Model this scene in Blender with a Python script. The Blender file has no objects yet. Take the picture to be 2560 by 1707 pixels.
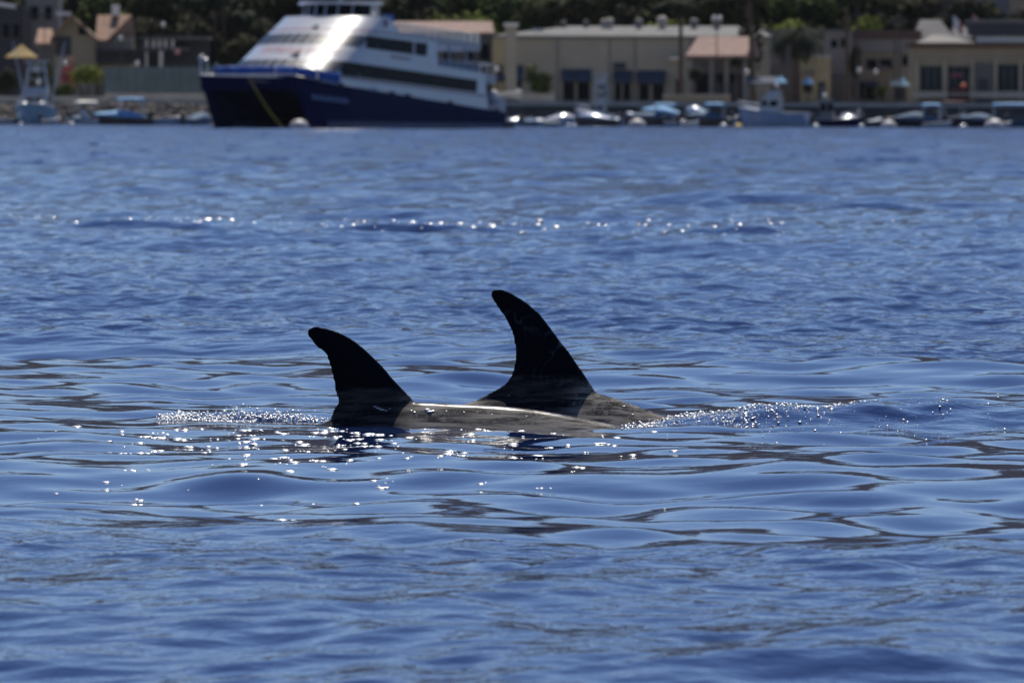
import bpy, math, random
import numpy as np
from mathutils import Vector, Matrix, Euler
R = math.radians
random.seed(7)
SC = bpy.context.scene
COL = SC.collection

# ------------------------------------------------------------------ camera, sky, sun, exposure
IMG_W, IMG_H, FPX, CAM_H = 2560.0, 1707.0, 20000.0, 1.0625
PITCH = math.atan((853.5 - 288.5) / FPX)
ROLL = R(0.17)
cam_d = bpy.data.cameras.new('camera')
cam = bpy.data.objects.new('camera', cam_d)
COL.objects.link(cam)
cam.location = (0, 0, CAM_H)
CAM_M = (Euler((R(90) - PITCH, 0, 0)).to_matrix() @ Euler((0, 0, ROLL)).to_matrix())
cam.rotation_euler = CAM_M.to_euler()
cam_d.sensor_width = 36
cam_d.lens = FPX / IMG_W * 36
cam_d.clip_start = 0.5
cam_d.clip_end = 9000
cam_d.dof.use_dof = True
cam_d.dof.focus_distance = 27.1
cam_d.dof.aperture_fstop = 13.5
SC.camera = cam

SUN_EL, SUN_AZ = R(60), R(6)          # azimuth measured from +Y towards +X
world = bpy.data.worlds.new('World')
SC.world = world
world.use_nodes = True
wn = world.node_tree
wn.nodes.clear()
sky = wn.nodes.new('ShaderNodeTexSky')
sky.sky_type = 'NISHITA'
sky.sun_disc = False
sky.sun_elevation = SUN_EL
sky.sun_rotation = SUN_AZ
sky.altitude = 0
sky.air_density = 1.0
sky.dust_density = 0.0
sky.ozone_density = 6.0
bg = wn.nodes.new('ShaderNodeBackground')
bg.inputs['Strength'].default_value = 0.082
wo = wn.nodes.new('ShaderNodeOutputWorld')
tint = wn.nodes.new('ShaderNodeMix'); tint.data_type = 'RGBA'; tint.blend_type = 'MULTIPLY'
tint.inputs[0].default_value = 1.0; tint.inputs[7].default_value = (1.0, 0.96, 1.08, 1)
wn.links.new(sky.outputs[0], tint.inputs[6])
wn.links.new(tint.outputs[2], bg.inputs[0])
wn.links.new(bg.outputs[0], wo.inputs[0])

sun_d = bpy.data.lights.new('sun', 'SUN')
sun_d.energy = 5.0
sun_d.angle = R(0.53)
sun_d.color = (1.0, 0.94, 0.84)
sun = bpy.data.objects.new('sun', sun_d)
COL.objects.link(sun)
sun_dir = Vector((math.sin(SUN_AZ) * math.cos(SUN_EL), math.cos(SUN_AZ) * math.cos(SUN_EL), math.sin(SUN_EL)))
sun.rotation_euler = sun_dir.to_track_quat('Z', 'Y').to_euler()
sun.location = (0, 0, 60)

SC.view_settings.view_transform = 'Standard'
SC.view_settings.look = 'None'
SC.view_settings.gamma = 1
SC.view_settings.use_curve_mapping = False
SC.view_settings.exposure = 0.14
SC.render.engine = 'CYCLES'
SC.cycles.max_bounces = 6
SC.cycles.sample_clamp_indirect = 6
SC.cycles.sample_clamp_direct = 0

# ------------------------------------------------------------------ helpers
def at(px, py, Y):
    """world point seen at photo pixel (px, py) at distance Y"""
    d = CAM_M @ Vector(((px - IMG_W / 2), -(py - IMG_H / 2), -FPX))
    t = Y / d.y
    return Vector((d.x * t, Y, CAM_H + d.z * t))

def gx(px, Y): return at(px, 288, Y).x
def gz(py, Y, px=1280): return at(px, py, Y).z

def tag(o, label=None, cat=None, group=None, kind=None):
    if label: o['label'] = label
    if cat: o['category'] = cat
    if group: o['group'] = group
    if kind: o['kind'] = kind
    return o

def thing(name, label, cat, loc=(0, 0, 0), rz=0.0, group=None):
    o = bpy.data.objects.new(name, None)
    o.empty_display_size = 0.3
    COL.objects.link(o)
    o.location = loc
    o.rotation_euler = (0, 0, rz)
    return tag(o, label, cat, group)

def dup(root, loc, rz=0.0, label=None, scale=None, group=None):
    r = root.copy(); COL.objects.link(r)
    r.location = loc; r.rotation_euler = (0, 0, rz)
    if label: r['label'] = label
    if group: r['group'] = group
    if scale: r.scale = (scale,) * 3 if not hasattr(scale, '__len__') else scale
    for ch in list(root.children):
        c = ch.copy(); COL.objects.link(c); c.parent = r
        for g in list(ch.children):
            d = g.copy(); COL.objects.link(d); d.parent = c
    return r

class MB:
    def __init__(s): s.v = []; s.f = []
    def add(s, vs, fs):
        n = len(s.v)
        s.v += [tuple(p) for p in vs]
        s.f += [tuple(i + n for i in f) for f in fs]
        return s
    def box(s, x0, x1, y0, y1, z0, z1):
        x0, x1 = min(x0, x1), max(x0, x1); y0, y1 = min(y0, y1), max(y0, y1); z0, z1 = min(z0, z1), max(z0, z1)
        return s.add([(x0,y0,z0),(x1,y0,z0),(x1,y1,z0),(x0,y1,z0),(x0,y0,z1),(x1,y0,z1),(x1,y1,z1),(x0,y1,z1)],
              [(0,3,2,1),(4,5,6,7),(0,1,5,4),(1,2,6,5),(2,3,7,6),(3,0,4,7)])
    def hexa(s, b, t):
        """eight corners: bottom four, top four, same order"""
        return s.add(list(b) + list(t), [(0,3,2,1),(4,5,6,7),(0,1,5,4),(1,2,6,5),(2,3,7,6),(3,0,4,7)])
    def prism(s, poly, y0, y1):
        """poly in (x, z), extruded along y"""
        n = len(poly)
        vs = [(x, y0, z) for x, z in poly] + [(x, y1, z) for x, z in poly]
        fs = [tuple(range(n)), tuple(range(2*n-1, n-1, -1))] + [(i, i+n, (i+1) % n + n, (i+1) % n) for i in range(n)]
        return s.add(vs, fs)
    def tube(s, p, q, r0, r1=None, n=8):
        r1 = r0 if r1 is None else r1
        p, q = Vector(p), Vector(q)
        d = (q - p).normalized()
        a = d.orthogonal().normalized(); b = d.cross(a)
        vs = []
        for c, r in ((p, r0), (q, r1)):
            for i in range(n):
                t = 2 * math.pi * i / n
                vs.append(c + a * (r * math.cos(t)) + b * (r * math.sin(t)))
        fs = [(i, (i+1) % n, (i+1) % n + n, i + n) for i in range(n)]
        fs += [tuple(range(n-1, -1, -1)), tuple(range(n, 2*n))]
        return s.add(vs, fs)
    def path(s, pts, rads, n=7):
        for i in range(len(pts) - 1): s.tube(pts[i], pts[i+1], rads[i], rads[i+1], n)
        return s
    def ball(s, c, rx, ry=None, rz=None, seg=12, rings=8, z0=-1.0):
        ry = rx if ry is None else ry; rz = rx if rz is None else rz
        vs = []; fs = []
        t0 = math.asin(max(-1, z0))
        for j in range(rings + 1):
            t = t0 + (math.pi / 2 - t0) * j / rings
            for i in range(seg):
                a = 2 * math.pi * i / seg
                vs.append((c[0] + rx * math.cos(t) * math.cos(a), c[1] + ry * math.cos(t) * math.sin(a), c[2] + rz * math.sin(t)))
        for j in range(rings):
            for i in range(seg):
                fs.append((j*seg + i, j*seg + (i+1) % seg, (j+1)*seg + (i+1) % seg, (j+1)*seg + i))
        fs.append(tuple(range(seg - 1, -1, -1)))
        return s.add(vs, fs)
    def grid(s, rows):
        """list of equal-length rows of points -> quads"""
        n = len(rows[0]); m = len(rows)
        vs = [p for r in rows for p in r]
        fs = [(j*n + i, j*n + i + 1, (j+1)*n + i + 1, (j+1)*n + i) for j in range(m-1) for i in range(n-1)]
        return s.add(vs, fs)
    def shell(s, rows_out, rows_in):
        """closed thin solid between two grids of the same size"""
        n = len(rows_out[0]); m = len(rows_out)
        s.grid(rows_out)
        s.grid([r[::-1] for r in rows_in])
        k = len(s.v) - 2*n*m
        o = lambda j, i: k + j*n + i
        q = lambda j, i: k + n*m + j*n + (n - 1 - i)
        for i in range(n-1):
            s.f.append((o(0,i), q(0,i), q(0,i+1), o(0,i+1)))
            s.f.append((o(m-1,i), o(m-1,i+1), q(m-1,i+1), q(m-1,i)))
        for j in range(m-1):
            s.f.append((o(j,0), o(j+1,0), q(j+1,0), q(j,0)))
            s.f.append((o(j,n-1), q(j,n-1), q(j+1,n-1), o(j+1,n-1)))
        return s
    def build(s, name, m, parent=None, smooth=False, world=False):
        me = bpy.data.meshes.new(name)
        vs = s.v
        if world and parent is not None:
            L = parent.location
            if parent.parent: L = parent.location + parent.parent.location
            vs = [(x - L[0], y - L[1], z - L[2]) for x, y, z in vs]
        me.from_pydata(vs, [], s.f)
        me.materials.append(m)
        if smooth: me.polygons.foreach_set('use_smooth', [True] * len(me.polygons))
        me.update()
        o = bpy.data.objects.new(name, me)
        COL.objects.link(o)
        if parent is not None: o.parent = parent
        return o

def mirror_fix(me):
    import bmesh
    bm = bmesh.new(); bm.from_mesh(me)
    bmesh.ops.recalc_face_normals(bm, faces=bm.faces)
    bm.to_mesh(me); bm.free()

# ------------------------------------------------------------------ materials
def pm(name, col, rough=0.6, var=0.18, scale=2.0, spec=0.4, coat=0.0, bump=0.0, metal=0.0, island=0.0, detail=4):
    m = bpy.data.materials.new(name); m.use_nodes = True
    nt = m.node_tree; b = nt.nodes['Principled BSDF']
    b.inputs['Roughness'].default_value = rough
    b.inputs['Specular IOR Level'].default_value = spec
    b.inputs['Coat Weight'].default_value = coat
    b.inputs['Coat Roughness'].default_value = 0.12
    b.inputs['Metallic'].default_value = metal
    tc = nt.nodes.new('ShaderNodeTexCoord')
    nz = nt.nodes.new('ShaderNodeTexNoise'); nz.inputs['Scale'].default_value = scale; nz.inputs['Detail'].default_value = detail
    nt.links.new(tc.outputs['Object'], nz.inputs['Vector'])
    cr = nt.nodes.new('ShaderNodeValToRGB')
    lo = [c * (1 - var) for c in col] + [1]; hi = [min(1, c * (1 + var)) for c in col] + [1]
    cr.color_ramp.elements[0].position = 0.3; cr.color_ramp.elements[0].color = lo
    cr.color_ramp.elements[1].position = 0.7; cr.color_ramp.elements[1].color = hi
    nt.links.new(nz.outputs['Fac'], cr.inputs['Fac'])
    out = cr.outputs['Color']
    if island > 0:
        g = nt.nodes.new('ShaderNodeNewGeometry')
        hv = nt.nodes.new('ShaderNodeHueSaturation')
        mr = nt.nodes.new('ShaderNodeMapRange')
        mr.inputs['To Min'].default_value = 1 - island; mr.inputs['To Max'].default_value = 1 + island
        nt.links.new(g.outputs['Random Per Island'], mr.inputs['Value'])
        nt.links.new(mr.outputs[0], hv.inputs['Value'])
        nt.links.new(out, hv.inputs['Color'])
        out = hv.outputs['Color']
    nt.links.new(out, b.inputs['Base Color'])
    if bump > 0:
        bp = nt.nodes.new('ShaderNodeBump'); bp.inputs['Strength'].default_value = bump; bp.inputs['Distance'].default_value = 0.05
        n2 = nt.nodes.new('ShaderNodeTexNoise'); n2.inputs['Scale'].default_value = scale * 6; n2.inputs['Detail'].default_value = 6
        nt.links.new(tc.outputs['Object'], n2.inputs['Vector'])
        nt.links.new(n2.outputs['Fac'], bp.inputs['Height'])
        nt.links.new(bp.outputs[0], b.inputs['Normal'])
    return m

M = {}
M['white'] = pm('white_gelcoat', (0.40, 0.40, 0.405), 0.32, 0.05, 0.5, 0.6, 1.0)
M['cream'] = pm('cream_paint', (0.70, 0.66, 0.56), 0.5, 0.1, 1.0)
M['navy'] = pm('navy_hull_paint', (0.006, 0.009, 0.050), 0.5, 0.25, 0.6, 0.05, 0.0)
M['navy_band'] = pm('boot_stripe_blue', (0.03, 0.045, 0.11), 0.4, 0.3, 0.8)
M['royal'] = pm('royal_blue_canvas', (0.02, 0.085, 0.33), 0.7, 0.25, 1.5, bump=0.3)
M['bowglass'] = pm('bow_window_glass', (0.012, 0.014, 0.018), 0.32, 0.2, 1.0, 0.6)
M['glass'] = pm('dark_window_glass', (0.004, 0.005, 0.008), 0.2, 0.2, 1.0, 0.04)
M['red'] = pm('red_lettering_paint', (0.40, 0.16, 0.17), 0.5, 0.1, 2.0)
M['stripe'] = pm('maroon_stripe_paint', (0.17, 0.04, 0.07), 0.5, 0.1, 2.0)
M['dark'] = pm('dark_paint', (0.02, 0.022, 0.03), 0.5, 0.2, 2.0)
M['steel'] = pm('steel_rail', (0.55, 0.56, 0.58), 0.35, 0.1, 2.0, 0.5, metal=0.7)
M['paleblue'] = pm('pale_blue_lettering', (0.12, 0.18, 0.30), 0.5, 0.1, 2.0)
M['yellow_rope'] = pm('yellow_rope', (0.45, 0.30, 0.06), 0.8, 0.3, 4.0)
M['buoy'] = pm('mooring_buoy_white', (0.42, 0.39, 0.38), 0.5, 0.2, 2.0)
M['ybuoy'] = pm('yellow_buoy', (0.75, 0.52, 0.08), 0.5, 0.15, 2.0)
M['aqua'] = pm('aqua_hull', (0.22, 0.33, 0.38), 0.35, 0.15, 0.8, 0.5, 0.4)
M['bluegrey'] = pm('blue_grey_hull', (0.28, 0.35, 0.46), 0.35, 0.12, 0.8, 0.5, 0.4)
M['canvas'] = pm('light_blue_canvas', (0.16, 0.34, 0.55), 0.75, 0.2, 2.0, bump=0.3)
M['canvas_dk'] = pm('slate_blue_canvas', (0.07, 0.12, 0.19), 0.8, 0.2, 2.0, bump=0.3)
M['tube'] = pm('weathered_rubber', (0.13, 0.17, 0.22), 0.6, 0.25, 2.0)
M['brownhull'] = pm('brown_hull', (0.09, 0.07, 0.06), 0.5, 0.3, 1.5)
M['maroon'] = pm('maroon_canvas', (0.05, 0.015, 0.02), 0.8, 0.3, 1.5)
M['beige'] = pm('beige_stucco', (0.36, 0.32, 0.245), 0.9, 0.10, 0.35, 0.2, bump=0.2)
M['beige_dk'] = pm('tan_stucco', (0.27, 0.23, 0.165), 0.9, 0.12, 0.35, 0.2, bump=0.2)
M['grey'] = pm('grey_stucco', (0.22, 0.205, 0.19), 0.9, 0.12, 0.35, 0.2, bump=0.2)
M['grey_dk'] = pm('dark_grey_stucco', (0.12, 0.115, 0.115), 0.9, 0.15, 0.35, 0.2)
M['yellow'] = pm('ochre_stucco', (0.38, 0.31, 0.18), 0.9, 0.12, 0.4, 0.2, bump=0.2)
M['roofw'] = pm('pale_flat_roofing', (0.135, 0.132, 0.127), 0.8, 0.15, 0.3, 0.2)
M['tile'] = pm('pink_clay_tile', (0.23, 0.155, 0.13), 0.85, 0.18, 1.2, 0.2, bump=0.6)
M['tile_br'] = pm('brown_shingle', (0.25, 0.16, 0.115), 0.9, 0.18, 1.2, 0.2, bump=0.6)
M['trim'] = pm('brown_trim', (0.10, 0.055, 0.04), 0.7, 0.2, 1.0)
M['awning'] = pm('slate_awning', (0.035, 0.05, 0.075), 0.85, 0.2, 1.0)
M['teal'] = pm('dark_teal_shopfront', (0.014, 0.026, 0.03), 0.4, 0.3, 0.7, 0.12)
M['concrete'] = pm('pale_concrete', (0.40, 0.36, 0.30), 0.9, 0.15, 0.6, 0.2, bump=0.3)
M['seawall'] = pm('stained_seawall', (0.085, 0.075, 0.068), 0.9, 0.4, 0.5, 0.2, bump=0.5)
M['rock'] = pm('revetment_rock', (0.17, 0.145, 0.12), 0.95, 0.35, 0.8, 0.2, bump=0.8)
M['ground'] = pm('promenade_paving', (0.24, 0.215, 0.185), 0.95, 0.15, 0.4, 0.2)
M['fence'] = pm('tinted_fence_panel', (0.10, 0.135, 0.13), 0.35, 0.2, 0.6)
M['post'] = pm('grey_post', (0.17, 0.17, 0.175), 0.6, 0.15, 2.0)
M['pole'] = pm('dark_pole', (0.045, 0.04, 0.04), 0.7, 0.2, 2.0)
M['globe'] = pm('opal_globe', (0.5, 0.5, 0.48), 0.25, 0.05, 2.0, 0.5, 0.5)
M['thatch'] = pm('straw_thatch', (0.36, 0.27, 0.13), 0.95, 0.2, 3.0, 0.1, bump=0.8)
M['bark'] = pm('bark', (0.055, 0.042, 0.033), 0.95, 0.3, 1.5, 0.1, bump=0.8)
M['palmbark'] = pm('palm_bark', (0.09, 0.065, 0.05), 0.95, 0.3, 1.5, 0.1, bump=0.8)
M['leaf'] = pm('dark_leaf', (0.032, 0.033, 0.015), 0.8, 0.4, 0.25, 0.06, island=0.7)
M['leaf2'] = pm('mid_green_leaf', (0.052, 0.068, 0.018), 0.8, 0.4, 0.25, 0.06, island=0.7)
M['leafy'] = pm('yellow_green_leaf', (0.15, 0.175, 0.028), 0.8, 0.3, 0.3, 0.08, island=0.5)
M['frond'] = pm('palm_frond', (0.018, 0.025, 0.012), 0.75, 0.3, 0.3, 0.08, island=0.5)
M['bloom'] = pm('crimson_bloom', (0.35, 0.02, 0.05), 0.7, 0.3, 1.0, island=0.4)
M['flagred'] = pm('flag_red', (0.55, 0.05, 0.04), 0.8, 0.1, 2.0)
M['flagwhite'] = pm('flag_white', (0.75, 0.73, 0.68), 0.8, 0.1, 2.0)
M['flagpink'] = pm('flag_backlit_red', (0.60, 0.30, 0.28), 0.8, 0.2, 3.0)  # pink of a backlit red flag is put into the base colour
M['solar'] = pm('dark_panel', (0.018, 0.02, 0.035), 0.35, 0.2, 1.0)
M['orange'] = pm('orange_plastic', (0.5, 0.12, 0.05), 0.6, 0.2, 2.0)
M['scrub'] = pm('hillside_scrub', (0.008, 0.007, 0.0075), 0.95, 0.5, 0.03, 0.1, detail=10)

# ------------------------------------------------------------------ sea surface
rng = np.random.default_rng(11)
def make_band(n, l0, l1, slope, spread, mean=-math.pi / 2):
    lam = np.exp(rng.uniform(np.log(l0), np.log(l1), n))
    th = rng.normal(mean, spread, n)
    k = 2 * np.pi / lam
    a = slope * math.sqrt(2.0 / n) / k * rng.uniform(0.6, 1.4, n)
    return k, k * np.cos(th), k * np.sin(th), a, rng.uniform(0, 2 * np.pi, n), lam
BANDS = [(make_band(16, 2.5, 9.0, 0.036, 0.6), 0), (make_band(28, 0.7, 2.2, 0.050, 3.0), 3),
         (make_band(34, 0.30, 0.8, 0.055, 3.0), 1), (make_band(34, 0.13, 0.35, 0.115, 1.3), 2)]
WOB = make_band(7, 2.0, 9.0, 1.0, 2.0)

def sstep(a, b, t):
    t = np.clip((t - a) / (b - a), 0, 1)
    return t * t * (3 - 2 * t)

def wobble(x, y):
    w = np.zeros_like(x)
    k, kx, ky, a, ph, lam = WOB
    for i in range(len(k)): w += np.sin(kx[i] * x + ky[i] * y * 0.6 + ph[i])
    return w / 3.0

def ridge(x, y, x0, y0, x1, y1, h, w):
    """a smooth swell with a crest line from (x0, y0) to (x1, y1)"""
    dx, dy = x1 - x0, y1 - y0
    L2 = dx * dx + dy * dy
    t = ((x - x0) * dx + (y - y0) * dy) / L2
    px, py = x0 + np.clip(t, 0, 1) * dx, y0 + np.clip(t, 0, 1) * dy
    e = np.maximum(np.abs(t - 0.5) - 0.5, 0) * math.sqrt(L2) 
    d2 = ((x - x0 - t * dx) ** 2 + (y - y0 - t * dy) ** 2) / (w * w) 
    end = np.sin(np.clip(t, 0, 1) * np.pi) ** 0.7
    return h * np.exp(-d2) * end

# wake swells of a passing boat, far out; (photo px span, photo py, height)
SWELLS = [(70, 600, 573, 0.105, 0.26), (120, 300, 570, 0.025, 0.2), (300, 480, 575, 0.022, 0.2), (780, 1330, 578, 0.115, 0.27), (1100, 1260, 581, 0.035, 0.2),
          (1640, 2020, 585, 0.10, 0.24), (1720, 1860, 584, 0.02, 0.2), (2020, 2330, 525, 0.13, 0.4), (1700, 1880, 529, 0.10, 0.34), (2330, 2620, 575, 0.07, 0.24),
          (1250, 1560, 586, 0.055, 0.2), (-200, 120, 562, 0.05, 0.24), (540, 800, 577, 0.045, 0.2), (2100, 2300, 570, 0.02, 0.2)]
SW = []
for (a, b, py, h, w) in SWELLS:
    Y = FPX * CAM_H / (py - 288.5)
    SW.append((gx(a, Y), Y + 0.1, gx(b, Y), Y - 0.2, h, w))

def ripple_mask(x, y):
    w = wobble(x, y)
    slick = sstep(18.8 + 1.0 * w, 21.2 + 1.2 * w, y) * (1 - sstep(33.0 + 2.5 * w, 41.0 + 2.5 * w, y))
    wake = np.exp(-(((y - 28.0) / 0.9) ** 2)) * sstep(0.35, 0.9, x)
    near = 1 - 0.5 * (1 - sstep(17.5, 20.5, y))
    return np.clip(near * (1 - 0.93 * slick) + 0.55 * wake, 0.05, 1.0), slick

def sea(x, y, step=None):
    x = np.asarray(x, float); y = np.asarray(y, float)
    rip, slick = ripple_mask(x, y)
    z = np.zeros_like(x)
    farw = 1 + 0.8 * sstep(50, 120, y)
    calm = 1 - 0.8 * np.exp(-((y - 27.3) / 2.6) ** 2)
    for b_i, ((k, kx, ky, a, ph, lam), kind) in enumerate(BANDS):
        for i in range(len(k)):
            c = a[i] * np.sin(kx[i] * x + ky[i] * y + ph[i])
            if step is not None: c = c * np.clip((lam[i] / step - 0.9) / 1.4, 0, 1)
            if b_i == 0: c = c * calm * farw
            elif b_i == 1: c = c * (0.35 + 0.65 * calm)
            if kind == 2: c = c * rip
            elif kind == 1: c = c * (0.85 + 0.10 * slick)
            elif kind == 3: c = c * (0.80 - 0.10 * slick) * farw
            z += c
    for s in SW: z += ridge(x, y, *s)
    z += ridge(x, y, 0.50, 27.65, 2.6, 28.6, 0.070, 0.38) + ridge(x, y, 0.62, 27.4, 1.6, 28.0, 0.02, 0.14)
    z -= 0.016 * np.exp(-((x + 0.02) / 0.55) ** 2 - ((y - 27.3) / 0.8) ** 2)
    z += ridge(x, y, -1.25, 27.75, -0.55, 27.7, 0.02, 0.12)
    return z

ys = [4.0]
while ys[-1] < 768.0:
    y = ys[-1]
    if y < 14: d = 0.07
    elif y < 36: d = 0.026
    else: d = min(1.5, 0.026 * (y / 36) ** 2)
    ys.append(y + d)
ys = np.array(ys); NX = 340
u = np.linspace(-1, 1, NX)
half = 0.095 * ys + 1.2
GX = half[:, None] * u[None, :]
GY = np.repeat(ys[:, None], NX, 1)
step = np.maximum(np.gradient(ys), 2 * half / NX)[:, None] * np.ones((1, NX))
GZ = sea(GX, GY, step)
edge = sstep(1.0, 0.97, np.abs(u))[None, :] * sstep(768.0, 720.0, ys)[:, None] * sstep(4.0, 6.0, ys)[:, None]
GZ = GZ * edge
ny = len(ys)
co = np.stack([GX, GY, GZ], -1).reshape(-1, 3)
idx = np.arange(ny * NX).reshape(ny, NX)
q = np.stack([idx[:-1, :-1], idx[:-1, 1:], idx[1:, 1:], idx[1:, :-1]], -1).reshape(-1, 4)
# the open sea round the finely modelled part
far = np.array([[-4000, -2500, 0], [4000, -2500, 0], [4000, 768, 0], [-4000, 768, 0]], float)
n0 = len(co)
co = np.concatenate([co, far])
c00, c01, c10, c11 = idx[0, 0], idx[0, -1], idx[-1, 0], idx[-1, -1]
q = np.concatenate([q, np.array([[n0, n0+1, c01, c00], [n0+1, n0+2, c11, c01], [n0+3, n0, c00, c10]])])
me = bpy.data.meshes.new('water')
me.vertices.add(len(co)); me.vertices.foreach_set('co', co.ravel())
me.loops.add(q.size); me.loops.foreach_set('vertex_index', q.ravel())
me.polygons.add(len(q))
me.polygons.foreach_set('loop_start', np.arange(0, q.size, 4)); me.polygons.foreach_set('loop_total', np.full(len(q), 4))
me.polygons.foreach_set('use_smooth', np.ones(len(q), bool))
me.update(calc_edges=True)
rp, _ = ripple_mask(GX, GY)
at_ = me.attributes.new('ripple', 'FLOAT', 'POINT')
at_.data.foreach_set('value', np.concatenate([rp.ravel(), np.ones(4)]).astype(np.float32))
at_ = me.attributes.new('unresolved', 'FLOAT', 'POINT')      # waves finer than the mesh, grows with the mesh spacing
at_.data.foreach_set('value', np.concatenate([sstep(0.05, 0.9, step).ravel(), np.ones(4)]).astype(np.float32))

wm = bpy.data.materials.new('sea_water'); wm.use_nodes = True
nt = wm.node_tree; b = nt.nodes['Principled BSDF']
b.inputs['Base Color'].default_value = (0.007, 0.016, 0.062, 1)
b.inputs['Roughness'].default_value = 0.035
b.inputs['IOR'].default_value = 1.333
b.inputs['Specular IOR Level'].default_value = 0.5
geo = nt.nodes.new('ShaderNodeNewGeometry')
attr = nt.nodes.new('ShaderNodeAttribute'); attr.attribute_name = 'ripple'
def bump_noise(scale, dist, detail, prev, stretch=(1, 1, 1), masked=True):
    mp = nt.nodes.new('ShaderNodeMapping'); mp.inputs['Scale'].default_value = stretch
    nt.links.new(geo.outputs['Position'], mp.inputs['Vector'])
    n = nt.nodes.new('ShaderNodeTexNoise'); n.inputs['Scale'].default_value = scale; n.inputs['Detail'].default_value = detail
    nt.links.new(mp.outputs[0], n.inputs['Vector'])
    bp = nt.nodes.new('ShaderNodeBump'); bp.inputs['Distance'].default_value = dist
    if masked: nt.links.new(attr.outputs['Fac'], bp.inputs['Strength'])
    else: bp.inputs['Strength'].default_value = 1.0
    nt.links.new(n.outputs['Fac'], bp.inputs['Height'])
    if prev is not None: nt.links.new(prev.outputs[0], bp.inputs['Normal'])
    return bp
b1 = bump_noise(1.6, 0.05, 2, None)
b2 = bump_noise(24.0, 0.004, 2, bump_noise(9.0, 0.013, 3, b1))
ua = nt.nodes.new('ShaderNodeAttribute'); ua.attribute_name = 'unresolved'
mr = nt.nodes.new('ShaderNodeMapRange'); mr.inputs['To Min'].default_value = 0.035; mr.inputs['To Max'].default_value = 0.18
nt.links.new(ua.outputs['Fac'], mr.inputs['Value']); nt.links.new(mr.outputs[0], b.inputs['Roughness'])
def vm(op, a, c):
    v = nt.nodes.new('ShaderNodeVectorMath'); v.operation = op
    for i, s in enumerate((a, c)):
        if isinstance(s, tuple): v.inputs[i].default_value = s
        else: nt.links.new(s, v.inputs[i])
    return v.outputs[0]
off = None
for st, amp in (((3.0, 1.0, 1.0), 0.34), ((3.4, 0.28, 1.0), 0.42), ((2.6, 0.10, 1.0), 0.42), ((1.8, 0.035, 1.0), 0.42), ((0.7, 0.016, 1.0), 0.25)):
    mp = nt.nodes.new('ShaderNodeMapping'); mp.inputs['Scale'].default_value = st
    nt.links.new(geo.outputs['Position'], mp.inputs['Vector'])
    fn = nt.nodes.new('ShaderNodeTexNoise'); fn.inputs['Scale'].default_value = 1.0; fn.inputs['Detail'].default_value = 1.5
    nt.links.new(mp.outputs[0], fn.inputs['Vector'])
    o_ = vm('MULTIPLY', vm('SUBTRACT', fn.outputs['Color'], (0.5, 0.5, 0.5)), (amp, amp, 0.0))
    off = o_ if off is None else vm('ADD', off, o_)
sc_ = nt.nodes.new('ShaderNodeVectorMath'); sc_.operation = 'SCALE'
nt.links.new(off, sc_.inputs[0]); nt.links.new(ua.outputs['Fac'], sc_.inputs['Scale'])
nrm = nt.nodes.new('ShaderNodeVectorMath'); nrm.operation = 'NORMALIZE'
nt.links.new(vm('ADD', b2.outputs[0], sc_.outputs[0]), nrm.inputs[0])
nt.links.new(nrm.outputs[0], b.inputs['Normal'])
me.materials.append(wm)
water = bpy.data.objects.new('water', me); COL.objects.link(water)
tag(water, kind='structure')

# ------------------------------------------------------------------ shore: ground, hillside, sea wall
LAND_Z = 2.2
g = MB(); g.box(-900, 900, 771, 1010, -2, LAND_Z)
tag(g.build('ground', M['ground']), kind='structure')
hx = np.linspace(-1700, 1700, 110); hy = np.concatenate([np.linspace(905, 1100, 24), np.linspace(1115, 3000, 60)])
HX, HY = np.meshgrid(hx, hy)
def hill_h(x, y):
    r = np.sin(x * 0.006 + 1.0) * 14 + np.sin(x * 0.013 + y * 0.004) * 9 + np.sin(x * 0.031 - y * 0.02) * 4
    t = np.clip((y - 905) / 900, 0, 1)
    env = np.clip(1.15 - (np.abs(x) / 1750) ** 2, 0, 1)
    return 1.2 + (t ** 1.05) * (135 + r * 1.6) * env + np.clip((y - 905) / 60, 0, 1) * (r * 0.12 + 1.5) 
HZ = hill_h(HX, HY) + rng.normal(0, 0.8, HX.shape) * np.clip((HY - 930) / 60, 0, 1)
hb = MB(); hb.grid([[(HX[j, i], HY[j, i], HZ[j, i]) for i in range(len(hx))] for j in range(len(hy))])
tag(hb.build('hillside', M['scrub'], smooth=True), kind='structure')

def px_box(mb, x0, y0, x1, y1, Y, depth, zb=None):
    """box whose front face spans photo pixels at distance Y"""
    a = at(x0, y0, Y); c = at(x1, y1, Y)
    return mb.box(a.x, c.x, Y, Y + depth, a.z, c.z if zb is None else zb)

sw = thing('sea_wall', 'dark stained harbour wall with pale coping right of the ferry', 'sea wall', (gx(1900, 768), 769, 0))
m_ = MB(); m_.box(gx(560, 769), gx(3200, 769), 769, 771.2, -1.5, 1.95); m_.build('wall', M['seawall'], sw, world=True)
for i in range(24):
    x0 = gx(1150 + i * 84, 768.8); x1 = gx(1150 + (i + 1) * 84, 768.8) - 0.05
    MB().box(x0, x1, 768.7, 772, 1.95, 2.32 + 0.03 * ((i * 7) % 3)).build('coping_stone', M['concrete'], sw, world=True)
rv = thing('rock_revetment', 'sloping bank of brown boulders along the left shore', 'revetment', (gx(250, 768), 768, 0))
MB().hexa([(gx(-700, 768), 766.5, -1), (gx(570, 768), 766.5, -1), (gx(570, 768), 772, -1), (gx(-700, 768), 772, -1)],
          [(gx(-700, 768), 770, 1.9), (gx(570, 768), 770, 1.9), (gx(570, 768), 772, 1.9), (gx(-700, 768), 772, 1.9)]).build('bank', M['seawall'], rv, world=True)
proto_rocks = []
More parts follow.
